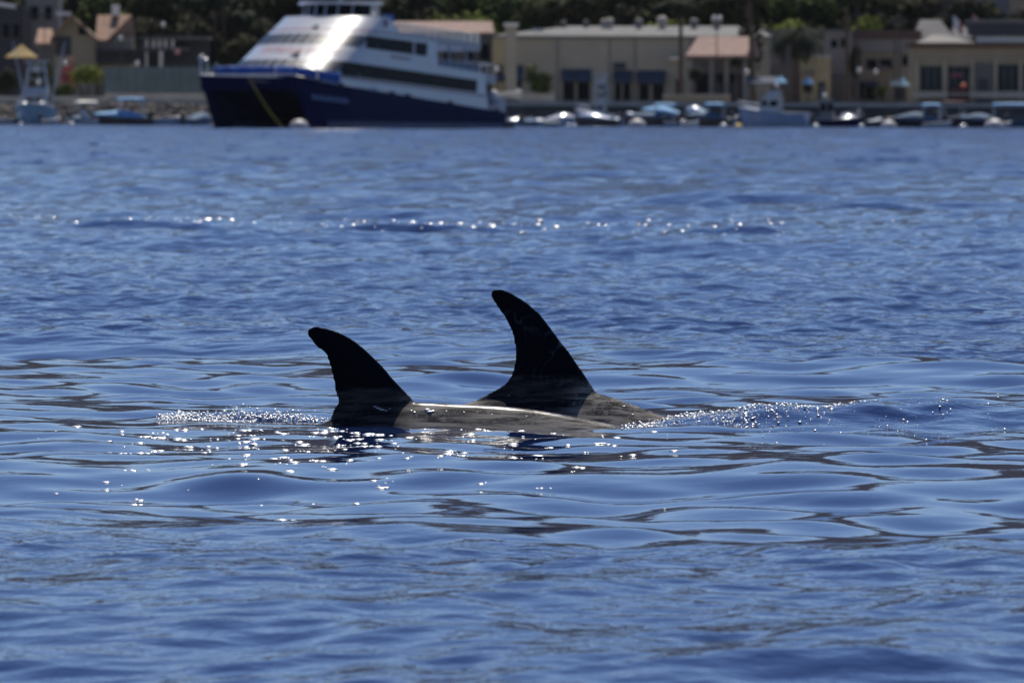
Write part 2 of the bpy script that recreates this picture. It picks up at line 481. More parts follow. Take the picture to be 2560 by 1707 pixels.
for i in range(5):
    b_ = MB(); b_.ball((0, 0, 0), 1, 0.9, 0.75, 9, 6)
    b_.v = [(x * random.uniform(.78, 1.15), y * random.uniform(.8, 1.1), z * random.uniform(.8, 1.15)) for x, y, z in b_.v]
    proto_rocks.append(b_.build('boulder', M['rock'], rv))
k_ = 0
for row in range(4):
    for i in range(46):
        px = -300 + i * 19.5 + random.uniform(-6, 6)
        Y = 765.9 + row * 1.25
        s_ = random.uniform(0.36, 0.58)
        o = proto_rocks[k_] if k_ < 5 else proto_rocks[k_ % 5].copy()
        if k_ >= 5: COL.objects.link(o); o.parent = rv
        o.location = Vector((gx(px, Y), Y, 0.05 + row * 0.55 + random.uniform(-.1, .1))) - rv.location
        o.rotation_euler = (random.uniform(-.4, .4), random.uniform(-.4, .4), random.uniform(0, 6.3)); o.scale = (s_ * 1.15, s_, s_)
        k_ += 1

# ------------------------------------------------------------------ thin sea haze
hz = MB(); hz.box(-2600, 2600, -30, 3200, -3.5, 190)
hm = bpy.data.materials.new('haze'); hm.use_nodes = True
hm.node_tree.nodes.clear()
pv = hm.node_tree.nodes.new('ShaderNodeVolumePrincipled'); ho = hm.node_tree.nodes.new('ShaderNodeOutputMaterial')
pv.inputs['Color'].default_value = (0.8, 0.86, 0.95, 1); pv.inputs['Density'].default_value = 0.000011; pv.inputs['Anisotropy'].default_value = 0.0
hm.node_tree.links.new(pv.outputs[0], ho.inputs['Volume'])
tag(hz.build('haze', hm), kind='stuff')
# ------------------------------------------------------------------ catamaran ferry
def make_ferry():
    PHI = R(30); Y0 = 596.0
    O = at(616, 300, Y0); O.z = 0
    root = thing('ferry', 'large white catamaran ferry with navy hulls moored in the bay', 'ferry', O, R(60))
    ax = Vector((math.sin(PHI), math.cos(PHI), 0)); ay = Vector((-math.cos(PHI), math.sin(PHI), 0))  # aft, starboard
    def side(px, py, w=4.55):
        """photo pixel on the port side -> (distance aft, height)"""
        d = CAM_M @ Vector((px - IMG_W/2, -(py - IMG_H/2), -FPX))
        c = Vector((0, 0, CAM_H)) - O
        t = (-w - c.dot(ay)) / d.dot(ay)
        p = c + d * t
        return p.dot(ax), p.z
    def line(p, q, w=4.55):
        (u0, z0), (u1, z1) = side(*p, w), side(*q, w)
        return lambda u: z0 + (z1 - z0) * (u - u0) / (u1 - u0)
    u_end = lambda px, py: side(px, py)[0]
    W = lambda z: 4.75 - .10 * (z - 4)
    D = 3.2
    uf = lambda z: 3.2 + (z - 4.5) * 1.70
    def surf(a, zfun, proud=0.0):
        """point on the raked round front; a = angle from -90 (starboard) to 90 (port)"""
        z = 6.0; u = 6.0
        for _ in range(8):
            u = uf(z) + D * (1 - math.cos(a)); z = zfun(u)
        n = Vector((-math.cos(a) / D, -math.sin(a) / W(z), .16)).normalized()
        return Vector((u, -W(z) * math.sin(a), z)) + n * proud
    def sidep(sgn, fr, zfun, uend, proud=0.0):
        z = 6.0; u = 8.0
        for _ in range(8):
            us = uf(z) + D; u = us + (uend - us) * fr; z = zfun(u)
        return Vector((u, sgn * (W(z) + proud), z))
    def strip(zlo, zhi, uend, a0=-90, a1=90, n=26, port=True, star=True, nz=5, proud=0.0):
        """columns round the front and along both sides between two height lines"""
        cols = []
        zs = [(lambda u, k=k: zlo(u) + (zhi(u) - zlo(u)) * k / nz) for k in range(nz + 1)]
        if star:
            for k in range(6, 0, -1): cols.append([sidep(1, k / 6, zf, uend, proud) for zf in zs])
        for k in range(n + 1):
            a = R(a0 + (a1 - a0) * k / n)
            cols.append([surf(a, zf, proud) for zf in zs])
        if port:
            for k in range(1, 7): cols.append([sidep(-1, k / 6, zf, uend, proud) for zf in zs])
        return cols
    sheer = line((790, 203), (1262, 281), 5.1)
    sheer_b = lambda u: sheer(u) + .30 * max(0, 1 - u / 6) ** 1.3
    # hulls
    def demi(c):
        rows = []
        for u in [0, .25, .6, 1.2, 2, 3.2, 4.6, 6.5, 9, 13, 18, 23, 27, 29.6]:
            hw = .05 + 1.0 * min(1, (u / 6.0)) ** .75
            rk = lambda f: 2.15 * f * max(0, 1 - u / 9)
            zs = sheer_b(u)
            pts = []
            for f, wf in ((0, 1.0), (.3, .98), (.62, .93), (1.0, .86), (1.18, .55)):
                z = zs * (1 - f) if f <= 1 else -.45
                flare = wf if u > 1 else wf
                pts.append((u + rk(f), c - hw * flare, z))
            for f, wf in ((1.18, .55), (1.0, .86), (.62, .93), (.3, .98), (0, 1.0)):
                z = zs * (1 - f) if f <= 1 else -.45
                pts.append((u + rk(f), c + hw * wf, z))
            rows.append(pts)
        mb = MB(); mb.grid(rows)
        n = len(rows[0])
        mb.f.append(tuple(range(n))); mb.f.append(tuple(range((len(rows)-1)*n + n - 1, (len(rows)-1)*n - 1, -1)))
        for j in range(len(rows) - 1): mb.f.append((j*n, (j+1)*n, (j+1)*n + n - 1, j*n + n - 1))
        o = mb.build('hull', M['navy'], root); mirror_fix(o.data)
        b2 = MB()
        us = [2.6, 4, 6.5, 9, 13, 18, 23, 27, 29.4]
        for sg in (-1, 1):
            ro = []; ri = []
            for u in us:
                hw = .05 + 1.0 * min(1, (u / 6.0)) ** .75
                uu = u + 2.15 * .9 * max(0, 1 - u / 9)
                top = .58 - .005 * u; bot = -.1
                ro.append([(uu, c + sg * (hw * .90 + .03), bot), (uu, c + sg * (hw * .92 + .03), top)])
                ri.append([(uu, c + sg * (hw * .7), bot), (uu, c + sg * (hw * .7), top)])
            b2.shell(ro, ri)
        s2 = b2.build('waterline_stripe', M['navy_band'], o); mirror_fix(s2.data)
        return o
    hp = demi(-4.1); demi(4.1)
    # bridge deck between the hulls, with its curved bow edge
    rows = []
    for k in range(17):
        v = -4.15 + 8.3 * k / 16
        ub = .1 + 1.5 * (1 - (v / 4.15) ** 2)
        zt = sheer_b(ub) + .25 * (1 - (v / 4.15) ** 2)
        rows.append([(ub, v, zt - .02), (ub + .25, v, zt - 1.1), (ub + 5.0, v, 1.35), (29.2, v, 1.15), (29.3, v, sheer(29.3) - .02), (14, v, sheer(14) - .02), (5, v, sheer_b(5) - .02)])
    mb = MB(); mb.grid(rows)
    n = 7
    for j in range(16): mb.f.append((j*n + 6, (j+1)*n + 6, (j+1)*n, j*n))
    mb.f.append(tuple(range(7))); mb.f.append(tuple(16*7 + i for i in range(6, -1, -1)))
    o = mb.build('bridge_deck', M['navy'], root); mirror_fix(o.data)
    # rubbing strake along the bow edge
    mb = MB()
    pts = []
    for k in range(17):
        v = -4.2 + 8.4 * k / 16
        ub = .05 + 1.5 * (1 - (v / 4.2) ** 2)
        pts.append((ub - .04, v, sheer_b(max(ub, 0)) + .25 * (1 - (v / 4.2) ** 2) + .02))
    for u in (1.5, 3, 5, 7.5, 10): pts.append((u, -4.1 - (.05 + min(1, (u / 6)) ** .75) * 1.0 - .03, sheer_b(u) + .02))
    mb.path(pts, [.06] * len(pts), 6).build('rub_rail', M['steel'], root)
    # lower cabin: from the sheer to the upper deck line
    deck2 = line((1100, 166), (1240, 190))
    ulow = u_end(1207, 225); uup = u_end(1092, 140); uroof = u_end(1207, 112); udeck = u_end(1240, 197); ubul = u_end(1262, 262)
    roof = line((1000, 78), (1207, 112))
    roofz = lambda u: roof(u) + .28 * max(0, min(1, (14.5 - u) / 1.6)) if u < 14.5 else roof(u)
    def solid(cols_out, name, m, capu):
        mb = MB(); mb.grid(cols_out)
        nn = len(cols_out[0])
        top = [c[-1] for c in cols_out]; bot = [c[0] for c in cols_out]
        # close top and bottom across the beam
        k = len(cols_out)
        for i in range(k // 2):
            a, b_ = i, i + 1; c, d = k - 1 - i, k - 2 - i
            if b_ >= d: 
                if a < d and b_ == d: mb.f.append((a*nn + nn-1, b_*nn + nn-1, c*nn + nn-1)); mb.f.append((a*nn, c*nn, b_*nn))
                continue
            mb.f.append((a*nn + nn-1, b_*nn + nn-1, d*nn + nn-1, c*nn + nn-1))
            mb.f.append((a*nn, c*nn, d*nn, b_*nn))
        e = [j for j in range(nn)] ; f_ = [(k-1)*nn + j for j in range(nn-1, -1, -1)]
        mb.f.append(tuple(e + f_))
        o = mb.build(name, m, root, smooth=True); mirror_fix(o.data)
        md = o.modifiers.new('edge', 'EDGE_SPLIT'); md.split_angle = R(28)
        return o
    low0 = lambda u: sheer(u) - .05
    low1 = lambda u: deck2(u)
    solid(strip(low0, low1, ulow, nz=6), 'lower_cabin', M['white'], ulow)
    up0 = lambda u: deck2(u) + .004
    solid(strip(up0, lambda u: roof(u) - .02, uup, nz=6), 'upper_cabin', M['white'], uup)
    # overhanging roof slab, aft of the upper cabin, and the upper deck slab
    def slab(name, u0, u1, zf, th, w, m):
        mb = MB()
        ro = [[(u, v, zf(u)) for u in (u0, (u0+u1)/2, u1)] for v in (-w, 0, w)]
        ri = [[(u, v, zf(u) - th) for u in (u0, (u0+u1)/2, u1 - .2)] for v in (-w, 0, w)]
        mb.shell(ro, ri); o = mb.build(name, m, root); mirror_fix(o.data); return o
    slab('roof_overhang', uup + .003, uroof, lambda u: roof(u) + .03, .55, 4.42, M['white'])
    slab('upper_deck', ulow + .003, udeck, lambda u: deck2(u) - .003, .62, 4.62, M['white'])
    # forward bulwark that hides the wheelhouse foot, sloping down to the sun deck
    cols_o = []; cols_i = []
    btop = lambda u: 8.50 - .010 * (u - 10) if u < 13.4 else max(roof(u) + .04, 8.46 - (u - 13.4) * .62)
    us_ = [13.0, 13.4, 14.1, 14.9]
    for sg in (1, -1):
        seq = us_ if sg == -1 else us_[::-1]
        seg_o = [[(u, sg * (W(7.8) - .02), roof(u) - .03), (u, sg * (W(8.3) - .06), btop(u))] for u in seq]
        seg_i = [[(u, sg * (W(7.8) - .22), roof(u) - .03), (u, sg * (W(8.3) - .22), btop(u))] for u in seq]
        if sg == 1: so, si = seg_o, seg_i
        else: po, pi_ = seg_o, seg_i
    fo = []; fi = []
    for k in range(27):
        a = R(-90 + 180 * k / 26)
        p0 = surf(a, lambda u: roof(u) - .03, -.02); p1 = surf(a, btop, -.02)
        fo.append([tuple(p0), tuple(p1)])
        q0 = surf(a, lambda u: roof(u) - .03, -.22); q1 = surf(a, btop, -.22)
        fi.append([tuple(q0), tuple(q1)])
    mb = MB(); mb.shell(so + fo + po, si + fi + pi_)
    o = mb.build('bulwark', M['white'], root, smooth=True); mirror_fix(o.data)
    o.modifiers.new('edge', 'EDGE_SPLIT').split_angle = R(28)
    # dark oval emblem on the slope of the bulwark
    u_, z_ = side(966, 60, 4.4)
    mb = MB(); vs = []
    for k in range(16):
        t = 2 * math.pi * k / 16
        vs.append((u_ + .30 * math.cos(t) + .12 * math.sin(t), -(W(8) - .005), z_ + .36 * math.sin(t)))
    mb.add(vs + [(x, y + .03, z) for x, y, z in vs], [tuple(range(16))] + [(i, (i+1) % 16, (i+1) % 16 + 16, i+16) for i in range(16)])
    o = mb.build('emblem', M['stripe'], root); mirror_fix(o.data)
    # ---- windows: panes follow the skin, each one a piece
    def pane(parent, zl, zh, a0, a1, name='window_pane', n=4):
        ro = []; ri = []
        for k in range(n + 1):
            a = R(a0 + (a1 - a0) * k / n)
            ro.append([tuple(surf(a, zl, .035)), tuple(surf(a, zh, .035))])
            ri.append([tuple(surf(a, zl, -.03)), tuple(surf(a, zh, -.03))])
        o = MB().shell(ro, ri).build(name, M['bowglass'], parent); mirror_fix(o.data); return o
    def pane_side(parent, zl, zh, sg, u0, u1, slant=0, name='window_pane'):
        ro = []; ri = []
        for u, s_ in ((u0, slant), (u1, 0 if slant == 0 else slant)):
            ro.append([(u - s_, sg * (W(zl(u)) + .035), zl(u)), (u + s_, sg * (W(zh(u)) + .035), zh(u))])
            ri.append([(u - s_, sg * (W(zl(u)) - .03), zl(u)), (u + s_, sg * (W(zh(u)) - .03), zh(u))])
        o = MB().shell(ro, ri).build(name, M['glass'], parent); mirror_fix(o.data); return o
    zt1 = line((960, 95), (1065, 109)); zb1 = line((900, 119), (1065, 141))
    zt2 = line((960, 169), (1170, 199)); zb2 = line((960, 203), (1170, 230))
    zb1f = lambda u: zb1(u) if u > 11 else zb1(u) + .16 * min(1, (11 - u) / 5)
    for zt, zb, ue, first in ((zt1, zb1f, u_end(1068, 125), True), (zt2, zb2, u_end(1185, 215), False)):
        grp = thing('window_band', None, None); grp.parent = root
        N = 17
        for k in range(N):
            a0 = -88 + 176 * k / N; a1 = -88 + 176 * (k + 1) / N - 1.9
            pane(grp, zb, zt, a0, a1, n=3)
        zz = (zt(12) + zb(12)) / 2
        u0 = uf(zz) + D + .18
        for sg in (-1, 1):
            cuts = np.linspace(u0, ue, 6 if first else 9)
            for i in range(len(cuts) - 1):
                gap = .32 if (first and i == len(cuts) - 3) else .05
                pane_side(grp, zb, zt, sg, cuts[i], cuts[i+1] - gap, slant=.25 if i == 0 else .12)
    # maroon stripes
    def stripe(zf, th, u1, name):
        ro = []; ri = []
        for sg in (-1,):
            for k in range(15):
                a = R(-85 + 175 * k / 14)
                ro.append([tuple(surf(a, zf, .02)), tuple(surf(a, lambda u: zf(u) + th, .02))])
                ri.append([tuple(surf(a, zf, -.05)), tuple(surf(a, lambda u: zf(u) + th, -.05))])
            for k in range(1, 8):
                p = sidep(-1, k / 7, zf, u1, .02); q = sidep(-1, k / 7, lambda u: zf(u) + th, u1, .02)
                ro.append([tuple(p), tuple(q)])
                p = sidep(-1, k / 7, zf, u1, -.05); q = sidep(-1, k / 7, lambda u: zf(u) + th, u1, -.05)
                ri.append([tuple(p), tuple(q)])
        o = MB().shell(ro, ri).build(name, M['stripe'], root); mirror_fix(o.data)
    st2 = line((960, 210), (1170, 238))
    stripe(st2, .11, ulow - .05, 'stripe')
    st1 = line((960, 84), (1080, 100))
    stripe(st1, .09, uup - .05, 'stripe')
    # white bulwark aft of the cabin and life raft canisters
    zbul = line((1210, 238), (1255, 246))
    for sg in (-1, 1):
        mb = MB(); mb.hexa([(ulow + .01, sg*4.72, sheer(ulow) - .05), (ubul, sg*4.62, sheer(ubul) - .05), (ubul, sg*4.42, sheer(ubul) - .05), (ulow + .01, sg*4.52, sheer(ulow) - .05)],
                           [(ulow + .01, sg*4.72, zbul(ulow)), (ubul, sg*4.62, zbul(ubul)), (ubul, sg*4.42, zbul(ubul)), (ulow + .01, sg*4.52, zbul(ulow))])
        o = mb.build('stern_bulwark', M['white'], root); mirror_fix(o.data)
    mb = MB(); mb.box(ulow + .02, ulow + .3, -3.0, 3.0, 1.3, deck2(ulow) - .7); mb.build('aft_bulkhead', M['grey_dk'], root)
    u_, z_ = side(1224, 262); 
    mb = MB(); mb.tube((u_, -4.95, z_), (u_, -4.95, z_ + .95), .30, .30, 14); mb.ball((u_, -4.95, z_ + .95), .30, .30, .18, 14, 4, 0)
    mb.build('life_raft_canister', M['white'], root, smooth=True)
    u_, z_ = side(939, 46, 3.9)
    mb = MB(); mb.tube((u_, -3.7, 7.5), (u_, -3.7, z_ + .22), .22, .22, 12); mb.ball((u_, -3.7, z_ + .22), .26, .26, .14, 12, 4, -.6)
    mb.build('life_raft_canister', M['white'], root, smooth=True)
    u_, z_ = side(988, 42, 3.5)
    MB().box(u_ - .4, u_ + .3, -3.2, -2.6, roof(u_), z_ + .15).build('deck_locker', M['royal'], root)
    # upper deck aft: posts, rail with tinted panels, stairs
    rail2 = line((1100, 150), (1235, 162))
    mb = MB()
    us = np.linspace(uup + .1, udeck - .15, 9)
    for sg in (-1, 1):
        pb = MB().shell([[(u, sg*4.45, deck2(u) + .06) for u in us[:-2]], [(u, sg*4.45, rail2(u) - .08) for u in us[:-2]]],
                        [[(u, sg*4.43, deck2(u) + .06) for u in us[:-2]], [(u, sg*4.43, rail2(u) - .08) for u in us[:-2]]])
        o = pb.build('rail_panel', M['tube'], root); mirror_fix(o.data)
        mb.path([(u, sg*4.44, rail2(u)) for u in us], [.035] * len(us), 6)
        for u in us: mb.tube((u, sg*4.44, deck2(u)), (u, sg*4.44, rail2(u)), .03, .03, 6)
    ue = us[-1]
    mb.tube((ue, -4.44, rail2(ue)), (ue, 4.44, rail2(ue)), .035, .035, 6)
    for v in np.linspace(-4, 4, 12): mb.tube((ue, v, deck2(ue)), (ue, v, rail2(ue)), .025, .025, 5)
    mb.build('upper_deck_rail', M['steel'], root)
    for px in (1133, 1175):
        u_, z_ = side(px, 150)
        for sg in (-1, 1):
            MB().tube((u_ + .15, sg*4.2, deck2(u_)), (u_ - .1, sg*4.2, roof(u_) - .5), .10, .10, 8).build('roof_post', M['white'], root)
    # sun deck rail: close white pickets
    r0 = line((1000, 57), (1195, 86))
    mb = MB()
    us = np.linspace(u_end(1000, 60), uroof - .15, 26)
    for sg in (-1, 1):
        mb.path([(u, sg*4.3, r0(u)) for u in us], [.05] * len(us), 6)
        mb.path([(u, sg*4.3, r0(u) - .42) for u in us], [.03] * len(us), 6)
        for u in us: mb.box(u - .13, u + .10, sg*4.3 - .02, sg*4.3 + .02, roof(u) + .03, r0(u) - .02)
    for v in np.linspace(-4.2, 4.2, 16): mb.box(us[-1] - .02, us[-1] + .02, v - .12, v + .12, roof(us[-1]) + .03, r0(us[-1]))
    o = mb.build('sun_deck_rail', M['cream'], root); mirror_fix(o.data)
    # wheelhouse with dark raked windows, white side panel and roof
    wb = 8.2
    def ring(z, uF, uA, w, bow):
        pts = []
        for k in range(13):
            t = -1 + 2 * k / 12
            pts.append((uF + bow * (t * t), -w * t * -1, z))
        pts += [(uA, w, z), (uA, -w, z)]
        return pts
    def loft(rings, name, m, par=root, smooth=False):
        mb = MB(); n = len(rings[0])
        mb.grid([r + [r[0]] for r in rings])
        mb2 = MB()
        vs = [p for r in rings for p in r]
        fs = [(j*n + i, j*n + (i+1) % n, (j+1)*n + (i+1) % n, (j+1)*n + i) for j in range(len(rings)-1) for i in range(n)]
        fs += [tuple(range(n-1, -1, -1)), tuple((len(rings)-1)*n + i for i in range(n))]
        mb2.add(vs, fs); o = mb2.build(name, m, par, smooth); mirror_fix(o.data); return o
    uw = 10.4
    loft([ring(7.6, uw - .5, uw + 4.5, 2.75, 1.6), ring(8.55, uw - .1, uw + 4.5, 2.62, 1.6)], 'wheelhouse_base', M['white'])
    wg = loft([ring(8.552, uw + .05, uw + 3.2, 2.55, 1.6), ring(9.38, uw + .25, uw + 3.2, 2.62, 1.6)], 'wheelhouse_window', M['glass'])
    loft([ring(8.552, uw + 3.203, uw + 4.5, 2.60, 0), ring(9.38, uw + 3.203, uw + 4.4, 2.60, 0)], 'wheelhouse_wall', M['white'])
    loft([ring(9.383, uw - .05, uw + 4.7, 2.85, 1.6), ring(9.62, uw + .1, uw + 4.6, 2.75, 1.6)], 'wheelhouse_roof', M['white'])
    for k in range(6):
        t = -1 + 2 * (k + .5) / 6
        MB().tube((uw + .03 + 1.6 * t * t, 2.57 * t, 8.55), (uw + .22 + 1.6 * t * t, 2.64 * t, 9.38), .05, .05, 5).build('mullion', M['steel'], wg)
    mb = MB(); mb.tube((uw + 3, 0, 9.6), (uw + 3.4, 0, 12.6), .14, .07, 8)
    mb.tube((uw + 3.2, -1, 11), (uw + 3.2, 1, 11), .05, .05, 6)
    mb.build('mast', M['white'], root)
    MB().tube((uw + 2.4, -.7, 10.5), (uw + 2.4, .7, 10.5), .10, .10, 6).build('radar', M['white'], root)
    # small brow wedges on the bright front, coloured dark as shadow marks
    for px_a, zc, sz in ((9, 5.45, .62), (6, 7.55, .46)):
        a = R(px_a)
        p = surf(a, lambda u: zc, .02); q = surf(R(px_a + 16 * sz), lambda u: zc + .10, .02)
        d = Vector((-.5, 0, .12)) * sz
        vs = [p, q, q + d * .8, p + Vector((0, 0, .03)), q + Vector((0, 0, .22)), q + d * .8 + Vector((0, 0, .12))]
        o = MB().add([tuple(x) for x in vs], [(0, 1, 2), (3, 5, 4), (0, 3, 4, 1), (1, 4, 5, 2), (2, 5, 3, 0)]).build('brow_shadow_wedge', M['grey_dk'], root); mirror_fix(o.data)
    # royal blue canvas along the bow rail
    def canvas(a, b_, u0, u1):
        mb = MB(); ro = []; ri = []
        for k in range(11):
            t = a + (b_ - a) * k / 10
            if t <= 1:
                v = 4.2 - 8.4 * max(t, 0); uu = .25 + 1.5 * (1 - (v / 4.2) ** 2)
                zb_ = sheer_b(uu) + .26 * (1 - (v / 4.2) ** 2) + .05
            else:
                uu = .25 + (t - 1) * 8; v = -4.1 - (.05 + min(1, uu / 6) ** .75) * .93; zb_ = sheer_b(uu) + .05
            h = .62 if t < 1 else .62 + .35 * (t - 1)
            sag = .05 * math.sin(t * 40)
            iv = -1 if v < 0 else 1
            ro.append([(uu, v, zb_), (uu - .02, v, zb_ + h * .5), (uu + .05, v, zb_ + h + sag)])
            ri.append([(uu + .35, v * .94, zb_), (uu + .36, v * .94, zb_ + h * .5), (uu + .33, v * .94, zb_ + h + sag)])
        o = MB().shell(ro, ri).build('bow_canvas', M['royal'], root, smooth=True); mirror_fix(o.data)
    canvas(.10, .66, 0, 0); canvas(.69, 1.28, 0, 0); canvas(1.30, 1.62, 0, 0)
    # pulpit rail on the far bow, stanchions
    mb = MB()
    for (u, v) in ((.15, 4.15), (.5, 3.75), (.6, 4.4)):
        mb.tube((u, v, sheer_b(u)), (u, v, sheer_b(u) + 1.25), .05, .05, 6)
    mb.tube((.15, 4.15, sheer_b(0) + 1.2), (.6, 4.4, sheer_b(0) + 1.2), .05, .05, 6)
    mb.tube((.15, 4.15, sheer_b(0) + 1.2), (.5, 3.75, sheer_b(0) + 1.2), .05, .05, 6)
    mb.build('bow_rail', M['steel'], root)
    MB().ball((.3, 4.1, sheer_b(0) + 1.2), .28, .28, .3, 8, 5).build('bow_light', M['globe'], root, smooth=True)
    for (u, v) in ((1.0, 3.3), (.95, -4.2), (2.5, -4.6)):
        MB().tube((u, v, sheer_b(u)), (u, v, sheer_b(u) + 1.1), .05, .05, 6).build('stanchion', M['steel'], root)
    # fairleads along the sheer
    for px in (795, 853, 936, 982, 1022, 1127, 1243):
        u_, z_ = side(px, 240, 5.1)
        MB().box(u_ - .25, u_ + .25, -5.17, -4.98, sheer(u_) - .02, sheer(u_) + .17).build('fairlead', M['dark'], root)
    MB().box(ubul - .5, ubul + .9, -4.9, 4.9, -.2, .55).build('stern_step', M['dark'], root)
    # yellow mooring line from the bow
    p0 = Vector((1.3, .55, sheer_b(1.3) - .05)); p1 = Vector((.2, -3.1, .05))
    pts = [tuple(p0.lerp(p1, k / 8) - Vector((0, 0, .25 * math.sin(math.pi * k / 8)))) for k in range(9)]
    MB().path(pts, [.055] * 9, 6).build('mooring_line', M['yellow_rope'], root)
    # red name painted round the front
    cu = bpy.data.curves.new('t', 'FONT'); cu.body = 'CATALINA EXPRESS'; cu.shear = .25; cu.size = 1
    to = bpy.data.objects.new('t', cu); COL.objects.link(to)
    dg = bpy.context.evaluated_depsgraph_get(); tm = bpy.data.meshes.new_from_object(to.evaluated_get(dg))
    xs = [v.co.x for v in tm.vertices]; x0, x1 = min(xs), max(xs)
    y1 = max(v.co.y for v in tm.vertices)
    vs = []
    for v in tm.vertices:
        fx = (v.co.x - x0) / (x1 - x0); fy = v.co.y / y1
        a = R(-30 + 90 * fx)
        base = 5.74 - .12 * fx
        vs.append(tuple(surf(a, lambda u: base + .42 * fy, .03)))
    o = MB().add(vs, [tuple(p.vertices) for p in tm.polygons]).build('name_lettering', M['red'], root)
    bpy.data.objects.remove(to); bpy.data.meshes.remove(tm); bpy.data.curves.remove(cu)
    # blurred small lettering: too soft to read in the photo, kept as short strokes
    mb = MB(); u0, z0 = side(975, 143); u1, z1 = side(1020, 150)
    for k in range(9):
        t = k / 8; u_ = u0 + (u1 - u0) * t; z_ = z0 + (z1 - z0) * t
        mb.box(u_, u_ + .2, -(W(z_) + .02), -(W(z_) - .03), z_ - .06, z_ + .10 + .05 * (k % 2))
    mb.build('small_lettering', M['stripe'], root)
    mb = MB(); u0, z0 = side(794, 244, 5.0); u1, z1 = side(866, 254, 5.1)
    for k in range(14):
        t = k / 13; u_ = u0 + (u1 - u0) * t; z_ = z0 + (z1 - z0) * t
        w_ = 4.1 + (.05 + min(1, u_ / 6) ** .75) * .985
        mb.box(u_, u_ + .2, -(w_ + .03), -(w_ - .1), z_ - .15, z_ + .16 + .08 * (k % 3 == 0))
    mb.build('hull_lettering', M['paleblue'], root)
    return root
ferry = make_ferry()
# ------------------------------------------------------------------ small boats and buoys
BY = 728.0
def buoy(px, py_top, r, label, m='buoy', Y=BY, group='mooring buoys', name='mooring_buoy'):
    t = thing(name, label, 'buoy', (gx(px, Y), Y, 0), random.uniform(0, 6), group)
    b_ = MB(); b_.ball((0, 0, r * .12), r, r, r * .9, 18, 12); b_.build('float', M[m], t, smooth=True)
    b_ = MB(); b_.tube((0, 0, r * .98), (0, 0, r * 1.14), r * .13, r * .10, 8); b_.build('mooring_eye', M['dark'], t)
    return t
S = BY / FPX
for px, rpx, lab in ((748, 24, 'large white mooring buoy beside the ferry bow'),
                     (1593, 23, 'large pinkish white mooring buoy right of the ferry stern'),
                     (2222, 21, 'tilted pale mooring buoy before the covered slate dinghy'),
                     (2486, 25, 'large pale mooring buoy nearest the right edge')):
    Y = 590 if px == 748 else 690
    buoy(px, 0, rpx * Y / FPX, lab, Y=Y)
for px, rpx, lab, m in ((52, 8, 'small white buoy under the sportfishing boat', 'white'), (178, 10, 'small white buoy left of the blue covered launch', 'white'),
                        (1421, 8, 'small white buoy, left one of a close pair', 'white'), (1435, 8, 'small white buoy, right one of a close pair', 'white'),
                        (1458, 11, 'white oval buoy below the bright white cabin boat', 'white'), (1697, 9, 'small white buoy left of the dark covered inflatable', 'white'),
                        (1809, 11, 'white buoy between inflatable and pale blue cruiser', 'white'), (1846, 10, 'small yellow buoy at the bow of the pale blue cruiser', 'ybuoy'),
                        (2040, 10, 'white buoy at the stern of the pale blue cruiser', 'white'), (2154, 9, 'small white buoy beside the little dark dinghy', 'white'),
                        (2408, 11, 'white buoy left of the largest right hand buoy', 'white')):
    buoy(px, 0, rpx * 722 / FPX, lab, m, 722, 'small buoys along the moorings')

def hull_rows(L, B, H, stern=.8, fl=1.0, n=12):
    rows = []
    for i in range(n + 1):
        t = i / n
        x = -L / 2 + L * t
        hb = B / 2 * min(1, (stern + (1 - stern) * min(1, t * 3))) * (1 - max(0, (t - .45) / .55) ** 2.2) + .02
        zs = H * (1 + .42 * t * t * fl)
        rk = .10 * L * max(0, (t - .7) / .3) * .9
        rows.append([(x, -hb, zs), (x - rk * .35, -hb * .93, zs * .5), (x - rk * .8, -hb * .74, .02), (x - rk, 0, -.3),
                     (x - rk * .8, hb * .74, .02), (x - rk * .35, hb * .93, zs * .5), (x, hb, zs)])
    return rows
def add_hull(t, L, B, H, m, stern=.8, fl=1.0, deck=None):
    rows = hull_rows(L, B, H, stern, fl)
    mb = MB(); mb.grid(rows); n = 7
    mb.f.append(tuple(range(n))); mb.f.append(tuple(12 * n + i for i in range(n - 1, -1, -1)))
    for j in range(12): mb.f.append((j*n, j*n + 6, (j+1)*n + 6, (j+1)*n))
    o = mb.build('hull', M[m], t); mirror_fix(o.data)
    o.data.polygons.foreach_set('use_smooth', [True] * len(o.data.polygons)); o.modifiers.new('e', 'EDGE_SPLIT').split_angle = R(40)
    if deck:
        mb = MB(); mb.path([(r[0][0], r[0][1], r[0][2]) for r in rows], [.055] * 13, 6); mb.path([(r[6][0], r[6][1], r[6][2]) for r in rows], [.055] * 13, 6)
        mb.build('gunwale', M[deck], t)
    return rows
def cover(t, L, B, H, m, x0=.05, x1=.95, hump=.45, k0=.3):
    rows = hull_rows(L, B, H)
    out = []; inn = []
    for i in range(13):
        f = i / 12
        if not x0 <= f <= x1: continue
        r = rows[i]; hb = r[6][1]; z = r[0][2]
        h = hump * math.sin(math.pi * min(1, max(0.04, (f - x0) / (x1 - x0)))) ** .6 * (1 + .25 * math.sin(7 * f + L))
        out.append([(r[0][0], hb * s * 1.02, z + .03 + h * (1 - abs(s) ** 2.2)) for s in (-1, -.7, -.35, 0, .35, .7, 1)])
        inn.append([(r[0][0], hb * s * .96, z - .04) for s in (-1, -.7, -.35, 0, .35, .7, 1)])
    o = MB().shell(out, inn).build('canvas_cover', M[m], t, smooth=True); mirror_fix(o.data)
